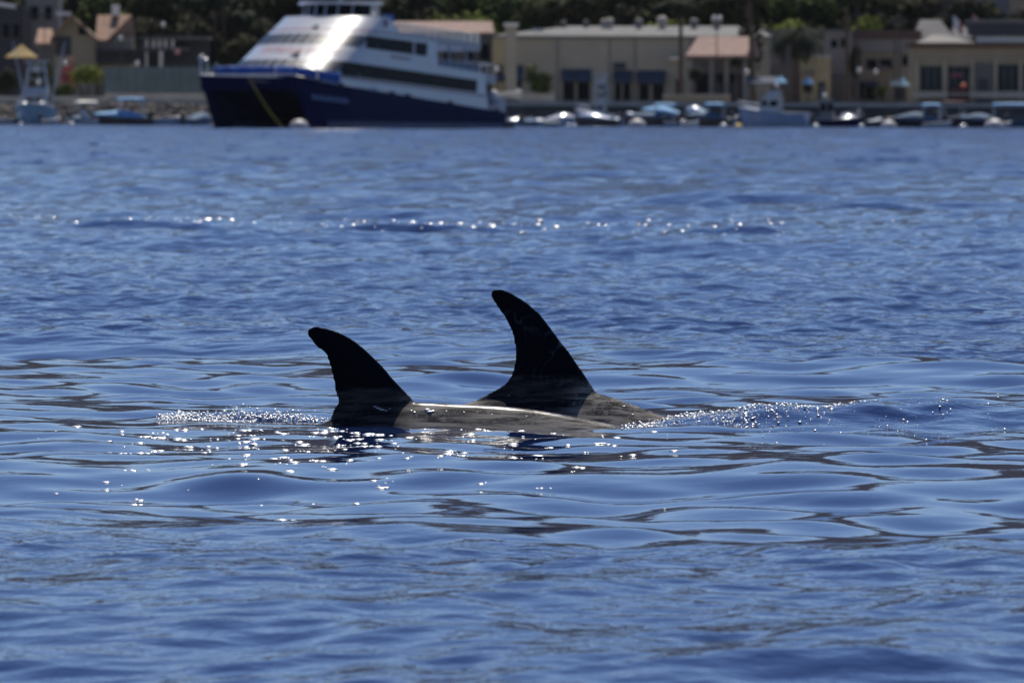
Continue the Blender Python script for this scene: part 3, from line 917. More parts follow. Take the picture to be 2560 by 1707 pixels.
def bimini(t, x0, x1, w, z0, z1, m):
    ro = [[(x0 + (x1 - x0) * i / 5, w * s, z1 + .12 * (1 - s * s) - .06 * abs(i - 2.5) / 2.5) for s in (-1, -.5, 0, .5, 1)] for i in range(6)]
    ri = [[(p[0], p[1], p[2] - .16 if abs(p[1]) > w * .9 else p[2] - .05) for p in r] for r in ro]
    c = MB().shell(ro, ri).build('canopy', M[m], t, smooth=True); mirror_fix(c.data)
    mb = MB()
    for x in (x0 + .1, x1 - .1):
        for s in (-1, 1): mb.tube((x, s * w * .95, z0), (x, s * w * .95, z1 - .03), .03, .03, 6)
    mb.build('canopy_frame', M['steel'], t)
def outboard(t, L, H, m='dark'):
    mb = MB(); mb.ball((-L/2 - .25, 0, H + .35), .24, .2, .3, 10, 7); mb.box(-L/2 - .32, -L/2 - .16, -.09, .09, -.3, H + .2)
    mb.build('outboard_motor', M[m], t, smooth=False)
def console(t, x, H, m='white'):
    MB().hexa([(x - .3, -.35, .25), (x + .35, -.35, .25), (x + .35, .35, .25), (x - .3, .35, .25)],
              [(x - .2, -.3, H + .75), (x + .15, -.3, H + .75), (x + .15, .3, H + .75), (x - .2, .3, H + .75)]).build('console', M[m], t)
    MB().hexa([(x + .16, -.3, H + .7), (x + .2, -.3, H + .7), (x + .2, .3, H + .7), (x + .16, .3, H + .7)],
              [(x + .0, -.27, H + 1.1), (x + .04, -.27, H + 1.1), (x + .04, .27, H + 1.1), (x + .0, .27, H + 1.1)]).build('windscreen', M['glass'], t)

def launch(px, label, Lpx, Hpx, B, yaw, hull, cov=None, hump=.5, canopy=None, motor=True, cons=False, Y=BY, cat='boat', name='moored_launch', gun=None, x0=.05, x1=.95, cz=1.9, flip=False):
    L = Lpx * Y / FPX / max(.35, abs(math.cos(yaw))); H = Hpx * Y / FPX
    t = thing(name, label, cat, (gx(px, Y), Y, 0), yaw + (math.pi if flip else 0), 'boats moored along the shore')
    add_hull(t, L, B, H, hull, deck=gun)
    if cov: cover(t, L, B, H, cov, x0, x1, hump)
    else:
        for i, x in enumerate((-.2, .12)): MB().box(L * x - .14, L * x + .14, -B * .40, B * .40, H * .86, H * 1.02).build('thwart', M['cream'], t)
    if canopy: bimini(t, canopy[0] * L, canopy[1] * L, B * .42, H, H + cz, canopy[2])
    if motor: outboard(t, L, H)
    if cons: console(t, -.05 * L, H)
    return t
# left of the ferry
launch(6, 'white open skiff cut by the left edge of the photo', 70, 16, 1.6, R(160), 'white', motor=False)
launch(212, 'small open boat with a pale grey canopy', 62, 20, 1.7, R(25), 'aqua', None, canopy=(-.42, .42, 'cream'), cons=True, cz=1.45, Y=736)
launch(222, 'low white tender beside the blue covered launch', 50, 14, 1.4, R(12), 'white', motor=False, Y=718)
launch(298, 'brown hulled launch under a long blue canvas cover with sky blue canopy', 150, 20, 2.2, R(172), 'brownhull', 'canvas', .55, (-.42, .02, 'canvas'), cz=1.75)
launch(418, 'white skiff with blue grey side near the ferry bow', 76, 17, 1.7, R(-14), 'bluegrey', None, gun='white', cons=False)
launch(496, 'round blue covered dinghy just left of the ferry bow', 66, 14, 1.9, R(40), 'tube', 'canvas_dk', .55)
# right of the ferry
launch(1300, 'white dinghy low in the water behind the ferry stern', 62, 16, 1.6, R(15), 'aqua', gun='white', Y=738)
launch(1338, 'grey tender between the ferry stern and the white launch', 58, 13, 1.5, R(-10), 'tube', 'bluegrey', .2)
launch(1402, 'white launch with grey canvas and a gleaming windscreen', 100, 16, 2.0, R(8), 'bluegrey', 'white', .5, cons=True, motor=False)
launch(1490, 'dark hulled launch under a blue cover below the cabin boat', 108, 20, 2.1, R(174), 'brownhull', 'bluegrey', .4, Y=716)
launch(1625, 'dark launch with blue cover behind the large pinkish buoy', 140, 22, 2.2, R(173), 'brownhull', 'canvas_dk', .4, (-.46, -.08, 'canvas'), cz=1.3)
launch(1655, 'tan hulled boat under two sky blue covers by the wall', 120, 32, 2.2, R(176), 'beige_dk', 'canvas', .5, Y=748, motor=False)
launch(1765, 'dark covered inflatable with a sky blue canopy', 118, 22, 2.2, R(170), 'brownhull', 'canvas_dk', .45, (-.40, .0, 'canvas'), cz=1.35)
launch(1748, 'grey covered boat tucked behind the dark covered inflatable', 80, 30, 2.0, R(176), 'grey_dk', 'bluegrey', .6, Y=750, motor=False)
launch(2188, 'little dark dinghy with ragged grey cover', 52, 14, 1.5, R(20), 'dark', 'tube', .3)
launch(2290, 'slate covered dinghy with pale blue canopy behind it', 130, 18, 2.1, R(172), 'dark', 'canvas_dk', .6, (-.48, -.12, 'canvas'), cz=1.5)
launch(2380, 'maroon and white open boat piled with gear', 66, 24, 2.0, R(10), 'maroon', None, gun='white', canopy=(-.42, .44, 'maroon'), cz=1.5, Y=738)
launch(2450, 'blue covered inflatable left of the largest right hand buoy', 120, 18, 2.1, R(170), 'dark', 'canvas_dk', .5)
launch(2535, 'blue launch with long sky blue awning at the right edge', 110, 20, 2.2, R(175), 'canvas_dk', None, canopy=(-.48, .48, 'canvas'), cz=1.5, Y=742)
launch(2630, 'blue hulled launch just beyond the right edge', 110, 20, 2.2, R(175), 'canvas_dk', 'canvas', .5)

launch(1285, 'pale tender with a hump of white canvas near the ferry stern', 40, 14, 1.4, R(20), 'white', 'white', .3, Y=744, motor=False)
launch(1372, 'low pale grey skiff left of the gleaming launch', 56, 12, 1.4, R(168), 'aqua', None, gun='cream', Y=712, motor=False)
launch(1545, 'pale tender half hidden behind the large pinkish buoy', 60, 16, 1.6, R(12), 'white', 'bluegrey', .3, Y=740)
launch(1690, 'pale dinghy between two dark covered launches', 50, 13, 1.4, R(-20), 'bluegrey', None, gun='white', Y=718)
launch(1822, 'pale grey tender at the bow of the pale blue cruiser', 46, 20, 1.5, R(15), 'white', None, gun='cream', Y=746, motor=False)
launch(2058, 'white tender between the cruiser and the dark fishing boat', 40, 16, 1.4, R(-12), 'white', 'white', .2, Y=746)
launch(2345, 'pale aqua dinghy in front of the maroon boat', 70, 12, 1.5, R(8), 'aqua', None, gun='white', Y=716)
launch(2425, 'sea green tender behind the white buoy at right', 56, 20, 1.5, R(-8), 'aqua', None, gun='cream', Y=746, motor=False)
launch(186, 'tiny white tender with white canvas on the left moorings', 40, 14, 1.4, R(18), 'white', 'white', .25, Y=740, motor=False)
launch(1588, 'slim white dinghy tied between the tan hulled boat and the wall', 50, 26, 1.5, R(170), 'white', 'white', .2, Y=752, motor=False)
launch(1725, 'small cream skiff in front of the grey covered boat', 44, 12, 1.3, R(14), 'cream', None, gun='white', Y=714)
launch(2130, 'pale grey dinghy behind the dark fishing boat', 60, 22, 1.6, R(172), 'bluegrey', 'white', .3, Y=748, motor=False)
launch(2245, 'white tender against the wall behind the tilted buoy', 54, 24, 1.5, R(10), 'white', None, gun='cream', Y=750, motor=False)
launch(2505, 'small white skiff low beside the blue launch', 46, 12, 1.3, R(-16), 'white', None, gun='cream', Y=718)
launch(130, 'white dinghy between sportfishing boat and canopied boat', 44, 13, 1.4, R(-14), 'white', None, gun='cream', Y=716)
def cruiser(px, label, Lpx, Hpx, B, yaw, hull, Y=BY, tower=0, cab=(-.18, .18), cabh=1.5, fly=True, fenders=False, outrig=False, cabm='white', light=None):
    L = Lpx * Y / FPX / max(.35, abs(math.cos(yaw))); H = Hpx * Y / FPX
    t = thing('motor_cruiser', label, 'boat', (gx(px, Y), Y, 0), yaw, 'boats moored along the shore')
    add_hull(t, L, B, H, hull, .9, 1.0, 'white')
    rows = hull_rows(L, B, H, .9)
    mb = MB(); ro = [[(r[0][0], s * r[6][1] * .97, r[0][2] + .02 + .16 * (1 - s * s)) for s in (-1, -.5, 0, .5, 1)] for r in rows[6:12]]
    ri = [[(p[0], p[1], p[2] - .2) for p in r] for r in ro]
    o = mb.shell(ro, ri).build('foredeck', M['white'], t, smooth=True); mirror_fix(o.data)
    x0, x1 = cab[0] * L, cab[1] * L; w = B * .36
    mb = MB(); mb.hexa([(x0, -w, H * .8), (x1, -w, H * .8), (x1, w, H * .8), (x0, w, H * .8)],
                       [(x0, -w * .92, H + cabh), (x1 - .45, -w * .92, H + cabh), (x1 - .45, w * .92, H + cabh), (x0, w * .92, H + cabh)])
    c = mb.build('cabin', M[cabm], t)
    for s in (-1, 1):
        for (a, b_) in ((.08, .46), (.54, .84)):
            xa, xb = x0 + (x1 - x0) * a, x0 + (x1 - x0) * b_
            MB().hexa([(xa, s * w * .985, H + cabh * .45), (xb, s * w * .985, H + cabh * .45), (xb, s * (w * .985 - .05), H + cabh * .45), (xa, s * (w * .985 - .05), H + cabh * .45)],
                      [(xa, s * w * .955, H + cabh * .85), (xb - .12, s * w * .955, H + cabh * .85), (xb - .12, s * (w * .955 - .05), H + cabh * .85), (xa, s * (w * .955 - .05), H + cabh * .85)]).build('window', M['glass'], c)
    for s in (-.55, .05):
        MB().hexa([(x1 - .18, w * s, H + cabh * .45), (x1 - .13, w * s, H + cabh * .45), (x1 - .13, w * (s + .5), H + cabh * .45), (x1 - .18, w * (s + .5), H + cabh * .45)],
                  [(x1 - .36, w * s, H + cabh * .88), (x1 - .31, w * s, H + cabh * .88), (x1 - .31, w * (s + .5), H + cabh * .88), (x1 - .36, w * (s + .5), H + cabh * .88)]).build('windscreen', M['glass'], c)
    zt = H + cabh
    MB().box(x0 - .2, x1 - .25, -w * 1.05, w * 1.05, zt + .003, zt + .09).build('cabin_roof', M['white'], t)
    if fly:
        mb = MB(); mb.hexa([(x0 + .1, -w * .8, zt + .09), (x1 - .7, -w * .8, zt + .09), (x1 - .7, w * .8, zt + .09), (x0 + .1, w * .8, zt + .09)],
                           [(x0, -w * .8, zt + .7), (x1 - 1.0, -w * .7, zt + .7), (x1 - 1.0, w * .7, zt + .7), (x0, w * .8, zt + .7)])
        mb.build('flybridge', M['white'], t)
        zt += .7
    if tower:
        mb = MB(); xm = (x0 + x1) / 2 - .3
        for sx in (-.7, .7):
            for sy in (-1, 1): mb.tube((xm + sx, sy * w * .85, zt - .6), (xm + sx * .5, sy * w * .5, zt + tower), .04, .04, 6)
        for f in (.35, .7): mb.tube((xm - .6, -w * .7, zt + tower * f), (xm - .6, w * .7, zt + tower * f), .03, .03, 6); mb.tube((xm + .6, -w * .7, zt + tower * f), (xm + .6, w * .7, zt + tower * f), .03, .03, 6)
        mb.build('tower', M['steel'], t)
        o = MB().box(xm - .75, xm + .75, -w * .85, w * .85, zt + tower, zt + tower + .12).build('tower_top', M['white'], t)
        MB().box(xm - .3, xm + .3, -.4, .4, zt + tower - .9, zt + tower - .3).build('helm_station', M['white'], t)
    mb = MB(); mb.tube((x0 + .3, 0, zt), (x0 + .2, 0, zt + 1.3), .05, .03, 6); mb.ball((x0 + .4, 0, zt + .5), .28, .28, .16, 10, 5); mb.build('mast', M['white'], t)
    mb = MB()
    for r in rows[7:13]:
        for i in (0, 6): mb.tube(r[i], (r[i][0], r[i][1] * .96, r[i][2] + .55), .02, .02, 5)
    for i in (0, 6): mb.path([(r[i][0], r[i][1] * .96, r[i][2] + .55) for r in rows[7:13]], [.025] * 6, 5)
    mb.build('bow_rail', M['steel'], t)
    if outrig:
        for s in (-1, 1): MB().tube((x0 + .5, s * w, H + 1), (x0 + .1, s * (w + 1.1), H + 6.2), .05, .025, 6).build('outrigger', M['steel'], t)
    if fenders:
        for s in (-1, 1):
            MB().ball((L * .2, s * B * .22, H * 1.12 + .28), .5, .55, .26, 12, 7).build('deck_cushion', M['white'], t, smooth=True)
    return t
cruiser(88, 'pale aqua sportfishing boat with tall tower, seen bow on', 96, 40, 3.6, R(-93), 'aqua', tower=2.3, cabh=1.3, fenders=True, outrig=True, cab=(-.3, .12))
cruiser(1488, 'bright white cabin boat with fishing tower beside the dark launch', 100, 30, 2.8, R(170), 'white', Y=742, tower=2.0, cab=(-.25, .12), cabh=1.0)
cruiser(1932, 'pale blue cruiser with small cabin and clutter aft', 172, 36, 2.9, R(168), 'bluegrey', Y=724, cab=(-.12, .20), cabh=1.35, fly=True, tower=0)
cruiser(2098, 'dark blue fishing boat with white wheelhouse and rail', 112, 20, 2.4, R(-8), 'navy', Y=732, cab=(-.42, -.08), cabh=1.75, fly=False, cabm='grey')
# ------------------------------------------------------------------ buildings along the shore
def bld(name, label, cat, px, Y, group=None):
    t = thing(name, label, cat, (gx(px, Y), Y, LAND_Z), 0, group)
    return t
def part(t, name, m, x0, y0, x1, y1, dy=0.0, depth=8.0, ground=False, par=None):
    """a box whose front stands dy behind the thing's own front, spanning photo pixels"""
    Y = t.location.y + dy
    a = at(x0, y0, Y); c = at(x1, y1, Y)
    L = t.location
    mb = MB(); mb.box(a.x - L.x, c.x - L.x, dy, dy + depth, a.z - L.z, (0 if ground else c.z - L.z))
    return mb.build(name, M[m], par or t)
def roof_plane(t, name, m, pts, th=.25, par=None):
    """pts: (px, py, dy) corners of a sloping slab, thickness downwards"""
    L = t.location; P = []
    for px, py, dy in pts:
        p = at(px, py, L.y + dy); P.append((p.x - L.x, dy, p.z - L.z))
    n = len(P)
    vs = P + [(x, y, z - th) for x, y, z in P]
    fs = [tuple(range(n)), tuple(range(2*n-1, n-1, -1))] + [(i, (i+1) % n, (i+1) % n + n, i + n) for i in range(n)]
    o = MB().add(vs, fs).build(name, M[m], par or t); mirror_fix(o.data); return o
def opening(t, name, m, x0, y0, x1, y1, par=None, frame=None, dy=-.06):
    o = part(t, name, m, x0, y0, x1, y1, dy, .12, par=par)
    if frame and par is None:
        part(t, 'frame', frame, x0 - 2, y0 - 3, x1 + 2, y0 - .5, dy - .05, .15, par=o)
        part(t, 'sill', frame, x0 - 2, y1 + .5, x1 + 2, y1 + 3, dy - .05, .15, par=o)
    return o
def awning(t, x0, y0, x1, y1, m='awning', out=1.6, name='awning'):
    L = t.location; Y = L.y
    a = at(x0, y0, Y); c = at(x1, y1, Y - out)
    xa, xb = a.x - L.x, at(x1, y0, Y).x - L.x; za, zb = a.z - L.z, c.z - L.z
    vs = [(xa, -.01, za), (xb, -.01, za), (xb, -out, zb + .35), (xa, -out, zb + .35), (xb, -out, zb), (xa, -out, zb), (xa, -.01, za - .1), (xb, -.01, za - .1)]
    fs = [(0, 3, 2, 1), (3, 5, 4, 2), (0, 6, 5, 3), (1, 2, 4, 7), (6, 7, 4, 5), (0, 1, 7, 6)]
    o = MB().add(vs, fs).build(name, M[m], t); mirror_fix(o.data); return o

# long beige shop building
t = bld('shop_building', 'long beige shop building with pale low roof and slate awnings', 'building', 1560, 850)
w_ = part(t, 'wall', 'beige', 1236, 93, 1925, 250, 0, 14, True)
part(t, 'cornice', 'grey_dk', 1234, 89, 1927, 94.5, -.25, .6)
roof_plane(t, 'roof', 'roofw', [(1232, 91, -.4), (1930, 91, -.4), (1885, 66, 9), (1425, 66, 9)])
roof_plane(t, 'roof', 'roofw', [(1236, 91, 0), (1425, 66, 9), (1425, 66, 9.3), (1236, 88, 14)])
for x0, x1, y0, y1 in ((1238, 1308, 163, 205), (1404, 1478, 173, 206), (1533, 1580, 176, 209), (1593, 1664, 176, 211)):
    awning(t, x0, y0, x1, y1)
for x0, x1 in ((1240, 1268), (1274, 1304), (1408, 1436), (1444, 1474), (1537, 1552), (1558, 1576), (1598, 1622), (1632, 1660), (1690, 1708)):
    o = opening(t, 'shop_window', 'glass', x0, 202, x1, 250, frame='grey_dk')
for x0, x1 in ((1352, 1372), (1500, 1518)): opening(t, 'door', 'dark', x0, 200, x1, 256)
opening(t, 'hanging_sign', 'awning', 1534, 158, 1564, 173, dy=-.3)
part(t, 'wall_lamp', 'cream', 1674, 143, 1700, 150, -1.0, 1.0)
for x in (1392, 1522, 1586, 1725): part(t, 'downpipe', 'grey', x, 95, x + 3, 250, -.14, .14)
part(t, 'skylight', 'white', 1332, 72, 1360, 81, 4.0, 2.0)
for x, y, r, m_ in ((1510, 56, 9, 'concrete'), (1524, 55, 11, 'concrete'), (1597, 57, 11, 'grey'), (1655, 53, 14, 'concrete'), (1735, 57, 12, 'grey'), (1792, 53, 13, 'grey')):
    p = at(x, y, 857); rr = r / 23.3; L = t.location
    mb = MB(); mb.ball((p.x - L.x, 7, p.z - L.z), rr, rr, rr * .9, 12, 8)
    mb.tube((p.x - L.x, 7, p.z - L.z - 1.2), (p.x - L.x, 7, p.z - L.z - .2), rr * .6, rr * .6, 10)
    mb.build('roof_ventilator', M[m_], t, smooth=True)
for x, y in ((1409, 58), (1465, 57)):
    p = at(x, y + 14, 858); L = t.location; c = (p.x - L.x, 8, p.z - L.z)
    mb = MB(); mb.tube((c[0], 8, c[2] - .4), (c[0], 8, c[2] + .6), .3, .2, 10); mb.tube((c[0], 8, c[2] + .6), (c[0], 8, c[2] + .95), .38, .05, 10)
    mb.build('roof_vent', M['grey_dk'], t)
t = bld('chimney_tower', 'square beige chimney tower at the left end of the shop building', 'tower', 1277, 845)
part(t, 'shaft', 'beige', 1264, 66, 1291, 250, 0, 1.3, True); part(t, 'cap', 'cream', 1259, 58, 1296, 66, -.2, 1.8)
t = bld('annex', 'narrow ochre annex between chimney tower and pink tiled building', 'building', 1248, 849)
part(t, 'wall', 'yellow', 1231, 96, 1262, 250, 0, .9, True); opening(t, 'window', 'glass', 1240, 165, 1256, 190, frame='grey')
# building behind the ferry with pink tiles
t = bld('tiled_building', 'grey building with long pink tiled roof behind the ferry stern', 'building', 1120, 858)
part(t, 'wall', 'grey_dk', 880, 82, 1232, 250, 0, 10, True)
roof_plane(t, 'roof', 'tile', [(870, 82, -.6), (1236, 82, -.6), (1230, 54, 6), (890, 54, 6)])
for x in (960, 1010, 1060, 1110, 1160, 1200): opening(t, 'window', 'glass', x, 110, x + 22, 150, frame='grey')
# hip-roofed pavilion
t = bld('pavilion', 'small open pavilion under a pink clay tile hip roof', 'pavilion', 1790, 834)
roof_plane(t, 'roof', 'tile', [(1714, 139, -.6), (1866, 139, -.6), (1886, 92, 6), (1746, 92, 6)], .3)
roof_plane(t, 'roof', 'tile', [(1866, 139, -.6), (1900, 136, 12), (1886, 92, 6.01)], .3)
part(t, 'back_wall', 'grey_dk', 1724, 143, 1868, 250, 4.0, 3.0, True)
part(t, 'beam', 'trim', 1718, 141.5, 1866, 149, 0, .5)
for x in (1722, 1775, 1812, 1858): part(t, 'column', 'grey', x, 149, x + 8, 250, .05, .35, True)
for x0, x1 in ((1737, 1770), (1785, 1808), (1824, 1852)): o = part(t, 'window', 'glass', x0, 185, x1, 235, 3.9, .1)
part(t, 'counter', 'dark', 1782, 208, 1856, 252, .6, .4, True)
# grey building behind the date palm
t = bld('grey_building', 'plain grey building behind the big date palm', 'building', 1950, 868)
part(t, 'wall', 'grey', 1880, 80, 2052, 250, 0, 12, True); part(t, 'parapet', 'roofw', 1876, 74, 2056, 80, -.3, 12.6)
for x in (1900, 1935, 2012): opening(t, 'window', 'glass', x, 105, x + 14, 128, frame='grey_dk')
part(t, 'door_canopy', 'cream', 1868, 172, 1925, 190, -2.5, 2.5)
t = bld('ochre_house', 'low ochre walled house right of the palm trunk', 'building', 2040, 848)
part(t, 'wall', 'yellow', 2000, 146, 2076, 250, 0, 8, True); part(t, 'parapet', 'concrete', 1998, 138, 2079, 146, -.25, 8.6)
awning(t, 2003, 183, 2036, 193, 'tile', 1.0, 'tile_hood'); opening(t, 'door', 'dark', 2045, 205, 2064, 256); opening(t, 'window', 'glass', 2008, 205, 2030, 230, frame='grey_dk')
t = bld('square_tower', 'grey square building with two small dark windows', 'building', 2095, 858)
part(t, 'wall', 'grey', 2062, 82, 2130, 250, 0, 9, True); part(t, 'parapet', 'roofw', 2040, 75, 2135, 82.5, -.3, 9.6)
opening(t, 'window', 'glass', 2077, 102, 2093, 119, frame='grey_dk'); opening(t, 'window', 'glass', 2102, 98, 2112, 118, frame='grey_dk')
part(t, 'shopfront', 'grey_dk', 2068, 190, 2128, 250, -.5, .49, True)
t = bld('arcade_building', 'middle building with brown roof band and grey fascia', 'building', 2215, 864)
part(t, 'wall', 'beige_dk', 2136, 132, 2300, 250, 0, 9, True); part(t, 'fascia', 'grey', 2134, 97, 2302, 131.5, -.4, 9.2); part(t, 'roof_band', 'trim', 2132, 76, 2304, 96.5, -.8, 10)
for x0, x1, y0 in ((2166, 2192, 150), (2200, 2230, 150), (2256, 2276, 142)): opening(t, 'window', 'glass', x0, y0, x1, y0 + 22, frame='grey_dk')
awning(t, 2196, 163, 2222, 180, 'tile', 1.2); awning(t, 2160, 205, 2196, 218, 'awning', 1.2)
for x0, x1 in ((2145, 2160), (2164, 2192), (2240, 2262)): opening(t, 'shop_window', 'glass', x0, 205, x1, 250)
# long right hand building
t = bld('waterfront_hall', 'long tan hall with brown eave and dark teal shopfronts at right', 'building', 2450, 838)
part(t, 'wall', 'beige_dk', 2284, 120, 2720, 250, 0, 12, True); part(t, 'eave', 'trim', 2276, 107, 2726, 119.5, -.8, 13)
roof_plane(t, 'roof', 'grey', [(2290, 107, -.5), (2440, 107, -.5), (2360, 88, 4), (2330, 88, 4)])
part(t, 'parapet', 'white', 2440, 93, 2724, 106.5, 1.0, .5)
part(t, 'roof_house', 'solar', 2425, 58, 2724, 90, 6, 5); part(t, 'roof_edge', 'grey', 2420, 50, 2724, 57.8, 5.6, 6)
for x0, x1, y0, y1 in ((2301, 2354, 166, 228), (2370, 2424, 166, 228), (2494, 2546, 162, 228), (2556, 2610, 162, 228), (2622, 2680, 162, 228)):
    o = opening(t, 'shopfront', 'teal', x0, y0, x1, y1)
    for k in (1, 2): part(t, 'mullion', 'grey_dk', x0 + (x1 - x0) * k / 3 - 1, y0, x0 + (x1 - x0) * k / 3 + 1, y1, -.16, .09, par=o)
part(t, 'sign_band', 'stripe', 2374, 184, 2408, 193, -.3, .12)
for x in (2288, 2358, 2428, 2485, 2548, 2614): part(t, 'pilaster', 'beige', x, 150, x + 8, 250, -.22, .2, True)
o = part(t, 'porch', 'grey_dk', 2438, 162, 2480, 250, -.5, .48, True); part(t, 'porch_door', 'dark', 2446, 197, 2470, 250, -.58, .07, par=o)
part(t, 'plinth', 'concrete', 2284, 229, 2720, 246, -.9, .65)
# hip roofs behind
t = bld('hip_roof_house', 'low house with grey hipped roofs behind the brown eave', 'house', 2340, 880)
part(t, 'wall', 'grey_dk', 2288, 92, 2420, 250, 0, 8, True)
roof_plane(t, 'roof', 'grey_dk', [(2282, 94, -.5), (2385, 94, -.5), (2350, 50, 4), (2300, 50, 4)])
roof_plane(t, 'roof', 'grey_dk', [(2370, 96, -.8), (2432, 96, -.8), (2412, 66, 3), (2384, 66, 3)])
t = bld('hillside_villa', 'brown villa on the slope above the hipped roofs', 'house', 2350, 935)
part(t, 'wall', 'trim', 2272, -30, 2440, 70, 0, 9, True)
for x in (2288, 2320, 2370, 2400): opening(t, 'window', 'dark', x, 4, x + 15, 34, frame='beige_dk')
part(t, 'balcony', 'tile_br', 2345, 38, 2436, 47, -1.4, 1.4)
t = bld('pink_house', 'pinkish walled house at the top right on the slope', 'house', 2480, 955)
part(t, 'wall', 'grey', 2436, -40, 2524, 90, 0, 9, True); part(t, 'roof', 'tile', 2430, -52, 2530, -40.5, -.6, 10); opening(t, 'window', 'glass', 2450, -22, 2470, -5)
# left: gabled house
t = bld('gabled_house', 'brown roofed gabled house with dark balcony on the left', 'house', 210, 848)
L = t.location
P = lambda px, py, dy: (at(px, py, L.y + dy).x - L.x, dy, at(px, py, L.y + dy).z - L.z)
g0, g1, g2 = P(136, 88, 0), P(177, 43, 0), P(238, 96, 0)
MB().prism([(g0[0], -2), (g2[0], -2), (g2[0], g2[2]), (g1[0], g1[2]), (g0[0], g0[2])], 0, 9).build('gable_wall', M['beige_dk'], t)
for nm, a, b_ in (('roof', (126, 95), (178, 37)), ('roof', (243, 97), (178, 37))):
    roof_plane(t, nm, 'tile_br', [(a[0], a[1], -1.2), (b_[0], b_[1], -1.2), (b_[0], b_[1], 9.5), (a[0], a[1], 9.5)], .3)
part(t, 'wing_wall', 'beige_dk', 240, 92, 330, 250, 2, 7, True)
roof_plane(t, 'roof', 'tile_br', [(238, 100, .5), (268, 100, .5), (330, 38, 5), (244, 38, 5)], .3)
roof_plane(t, 'roof', 'tile_br', [(268, 100, .5), (330, 38, 5), (340, 95, 9)], .3)
part(t, 'chimney', 'cream', 279, 12, 298, 40, 4, 1)
o = opening(t, 'window', 'glass', 196, 62, 216, 86, frame='trim'); opening(t, 'shutter', 'dark', 138, 92, 178, 140, dy=-.1)
part(t, 'balcony', 'dark', 236, 124, 366, 130, -2.2, 4.1)
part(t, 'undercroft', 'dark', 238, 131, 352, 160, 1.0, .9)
for x in range(240, 366, 14): part(t, 'baluster', 'grey_dk', x, 112, x + 3, 124, -2.1, .1)
part(t, 'balcony_rail', 'grey_dk', 238, 109, 366, 112, -2.15, .2)
for x in (240, 300, 358): part(t, 'balcony_post', 'dark', x, 130.5, x + 5, 250, -2.0, .25, True)
part(t, 'roof_unit', 'white', 140, 30, 176, 40, 3, 2)
roof_plane(t, 'roof', 'tile_br', [(88, 108, -1.5), (136, 108, -1.5), (130, 72, 4), (96, 72, 4)], .3); part(t, 'side_wing', 'grey_dk', 92, 110, 135.5, 250, 0, 7, True)
t = bld('tall_grey_house', 'tall grey house behind the thatched umbrella, top left', 'house', 100, 878)
part(t, 'wall', 'grey', 66, -30, 146, 250, 0, 8, True)
for x in (78, 112): opening(t, 'window', 'glass', x, 18, x + 18, 48, frame='grey_dk')
t = bld('dark_house', 'dark house with slanted white eave in the top left corner', 'house', 20, 870)
part(t, 'wall', 'dark', -60, 14, 60, 250, 0, 8, True); roof_plane(t, 'roof', 'white', [(-60, -2, -1), (40, 15, -1), (40, 13, 9), (-60, -5, 9)], .35)
for x in (-30, 8, 34): opening(t, 'window', 'glass', x, 60, x + 14, 95, frame='trim')
t = bld('colonnade', 'low dark building with pale columns left of the ferry', 'building', 420, 852)
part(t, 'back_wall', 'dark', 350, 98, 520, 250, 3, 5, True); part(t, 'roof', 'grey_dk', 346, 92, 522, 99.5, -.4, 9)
part(t, 'floor_band', 'grey_dk', 350, 120, 470, 127, -.1, 3)
for i, x in enumerate((363, 380, 395, 410, 428)): part(t, 'column', 'cream', x, 100, x + 7, 119.5, 0, .5)
for i, x in enumerate((358, 398)): part(t, 'column', 'cream', x, 128, x + 11, 250, 0, .5, True)
part(t, 'striped_banner', 'flagpink', 437, 122, 450, 136, -.4, .08)

# ------------------------------------------------------------------ promenade: fence, walls, lamps, flags
FY = 786.0
t = thing('glass_fence', 'long tinted panel fence with slim posts along the landing', 'fence', (gx(390, FY), FY, LAND_Z))
L = t.location
x = 262.0; i = 0
while x < 700:
    if i % 1 == 0:
        part(t, 'panel', 'fence', x + 2.5, 168, x + 20.5, 233, .02, .05)
        part(t, 'post', 'post', x, 165, x + 2.2, 250, 0, .09, True)
    x += 22; i += 1
part(t, 'rail', 'post', 262, 199, 702, 201, -.05, .06)
t = thing('promenade_wall', 'low pale wall under the tinted fence on the left shore', 'wall', (gx(350, 783), 783, LAND_Z))
part(t, 'wall', 'concrete', 262, 233, 720, 250, 0, .6, True)
t = thing('bank_wall', 'low tan wall on top of the boulder bank', 'wall', (gx(100, 776), 776, LAND_Z))
part(t, 'wall', 'concrete', -260, 240, 262, 262, 0, .5, True)
for px0, px1, lab, m_, y0 in ((1252, 1386, 'low beige parapet behind the ferry stern', 'concrete', 234), (1658, 1826, 'low pinkish planter wall before the pavilion', 'beige_dk', 236)):
    t = thing('low_wall', lab, 'wall', (gx((px0 + px1) / 2, 792), 792, LAND_Z)); part(t, 'wall', m_, px0, y0 + 3, px1, 262, 0, 1.2, True); part(t, 'coping', 'concrete', px0 - 1, y0, px1 + 1, y0 + 2.9, -.06, 1.3)
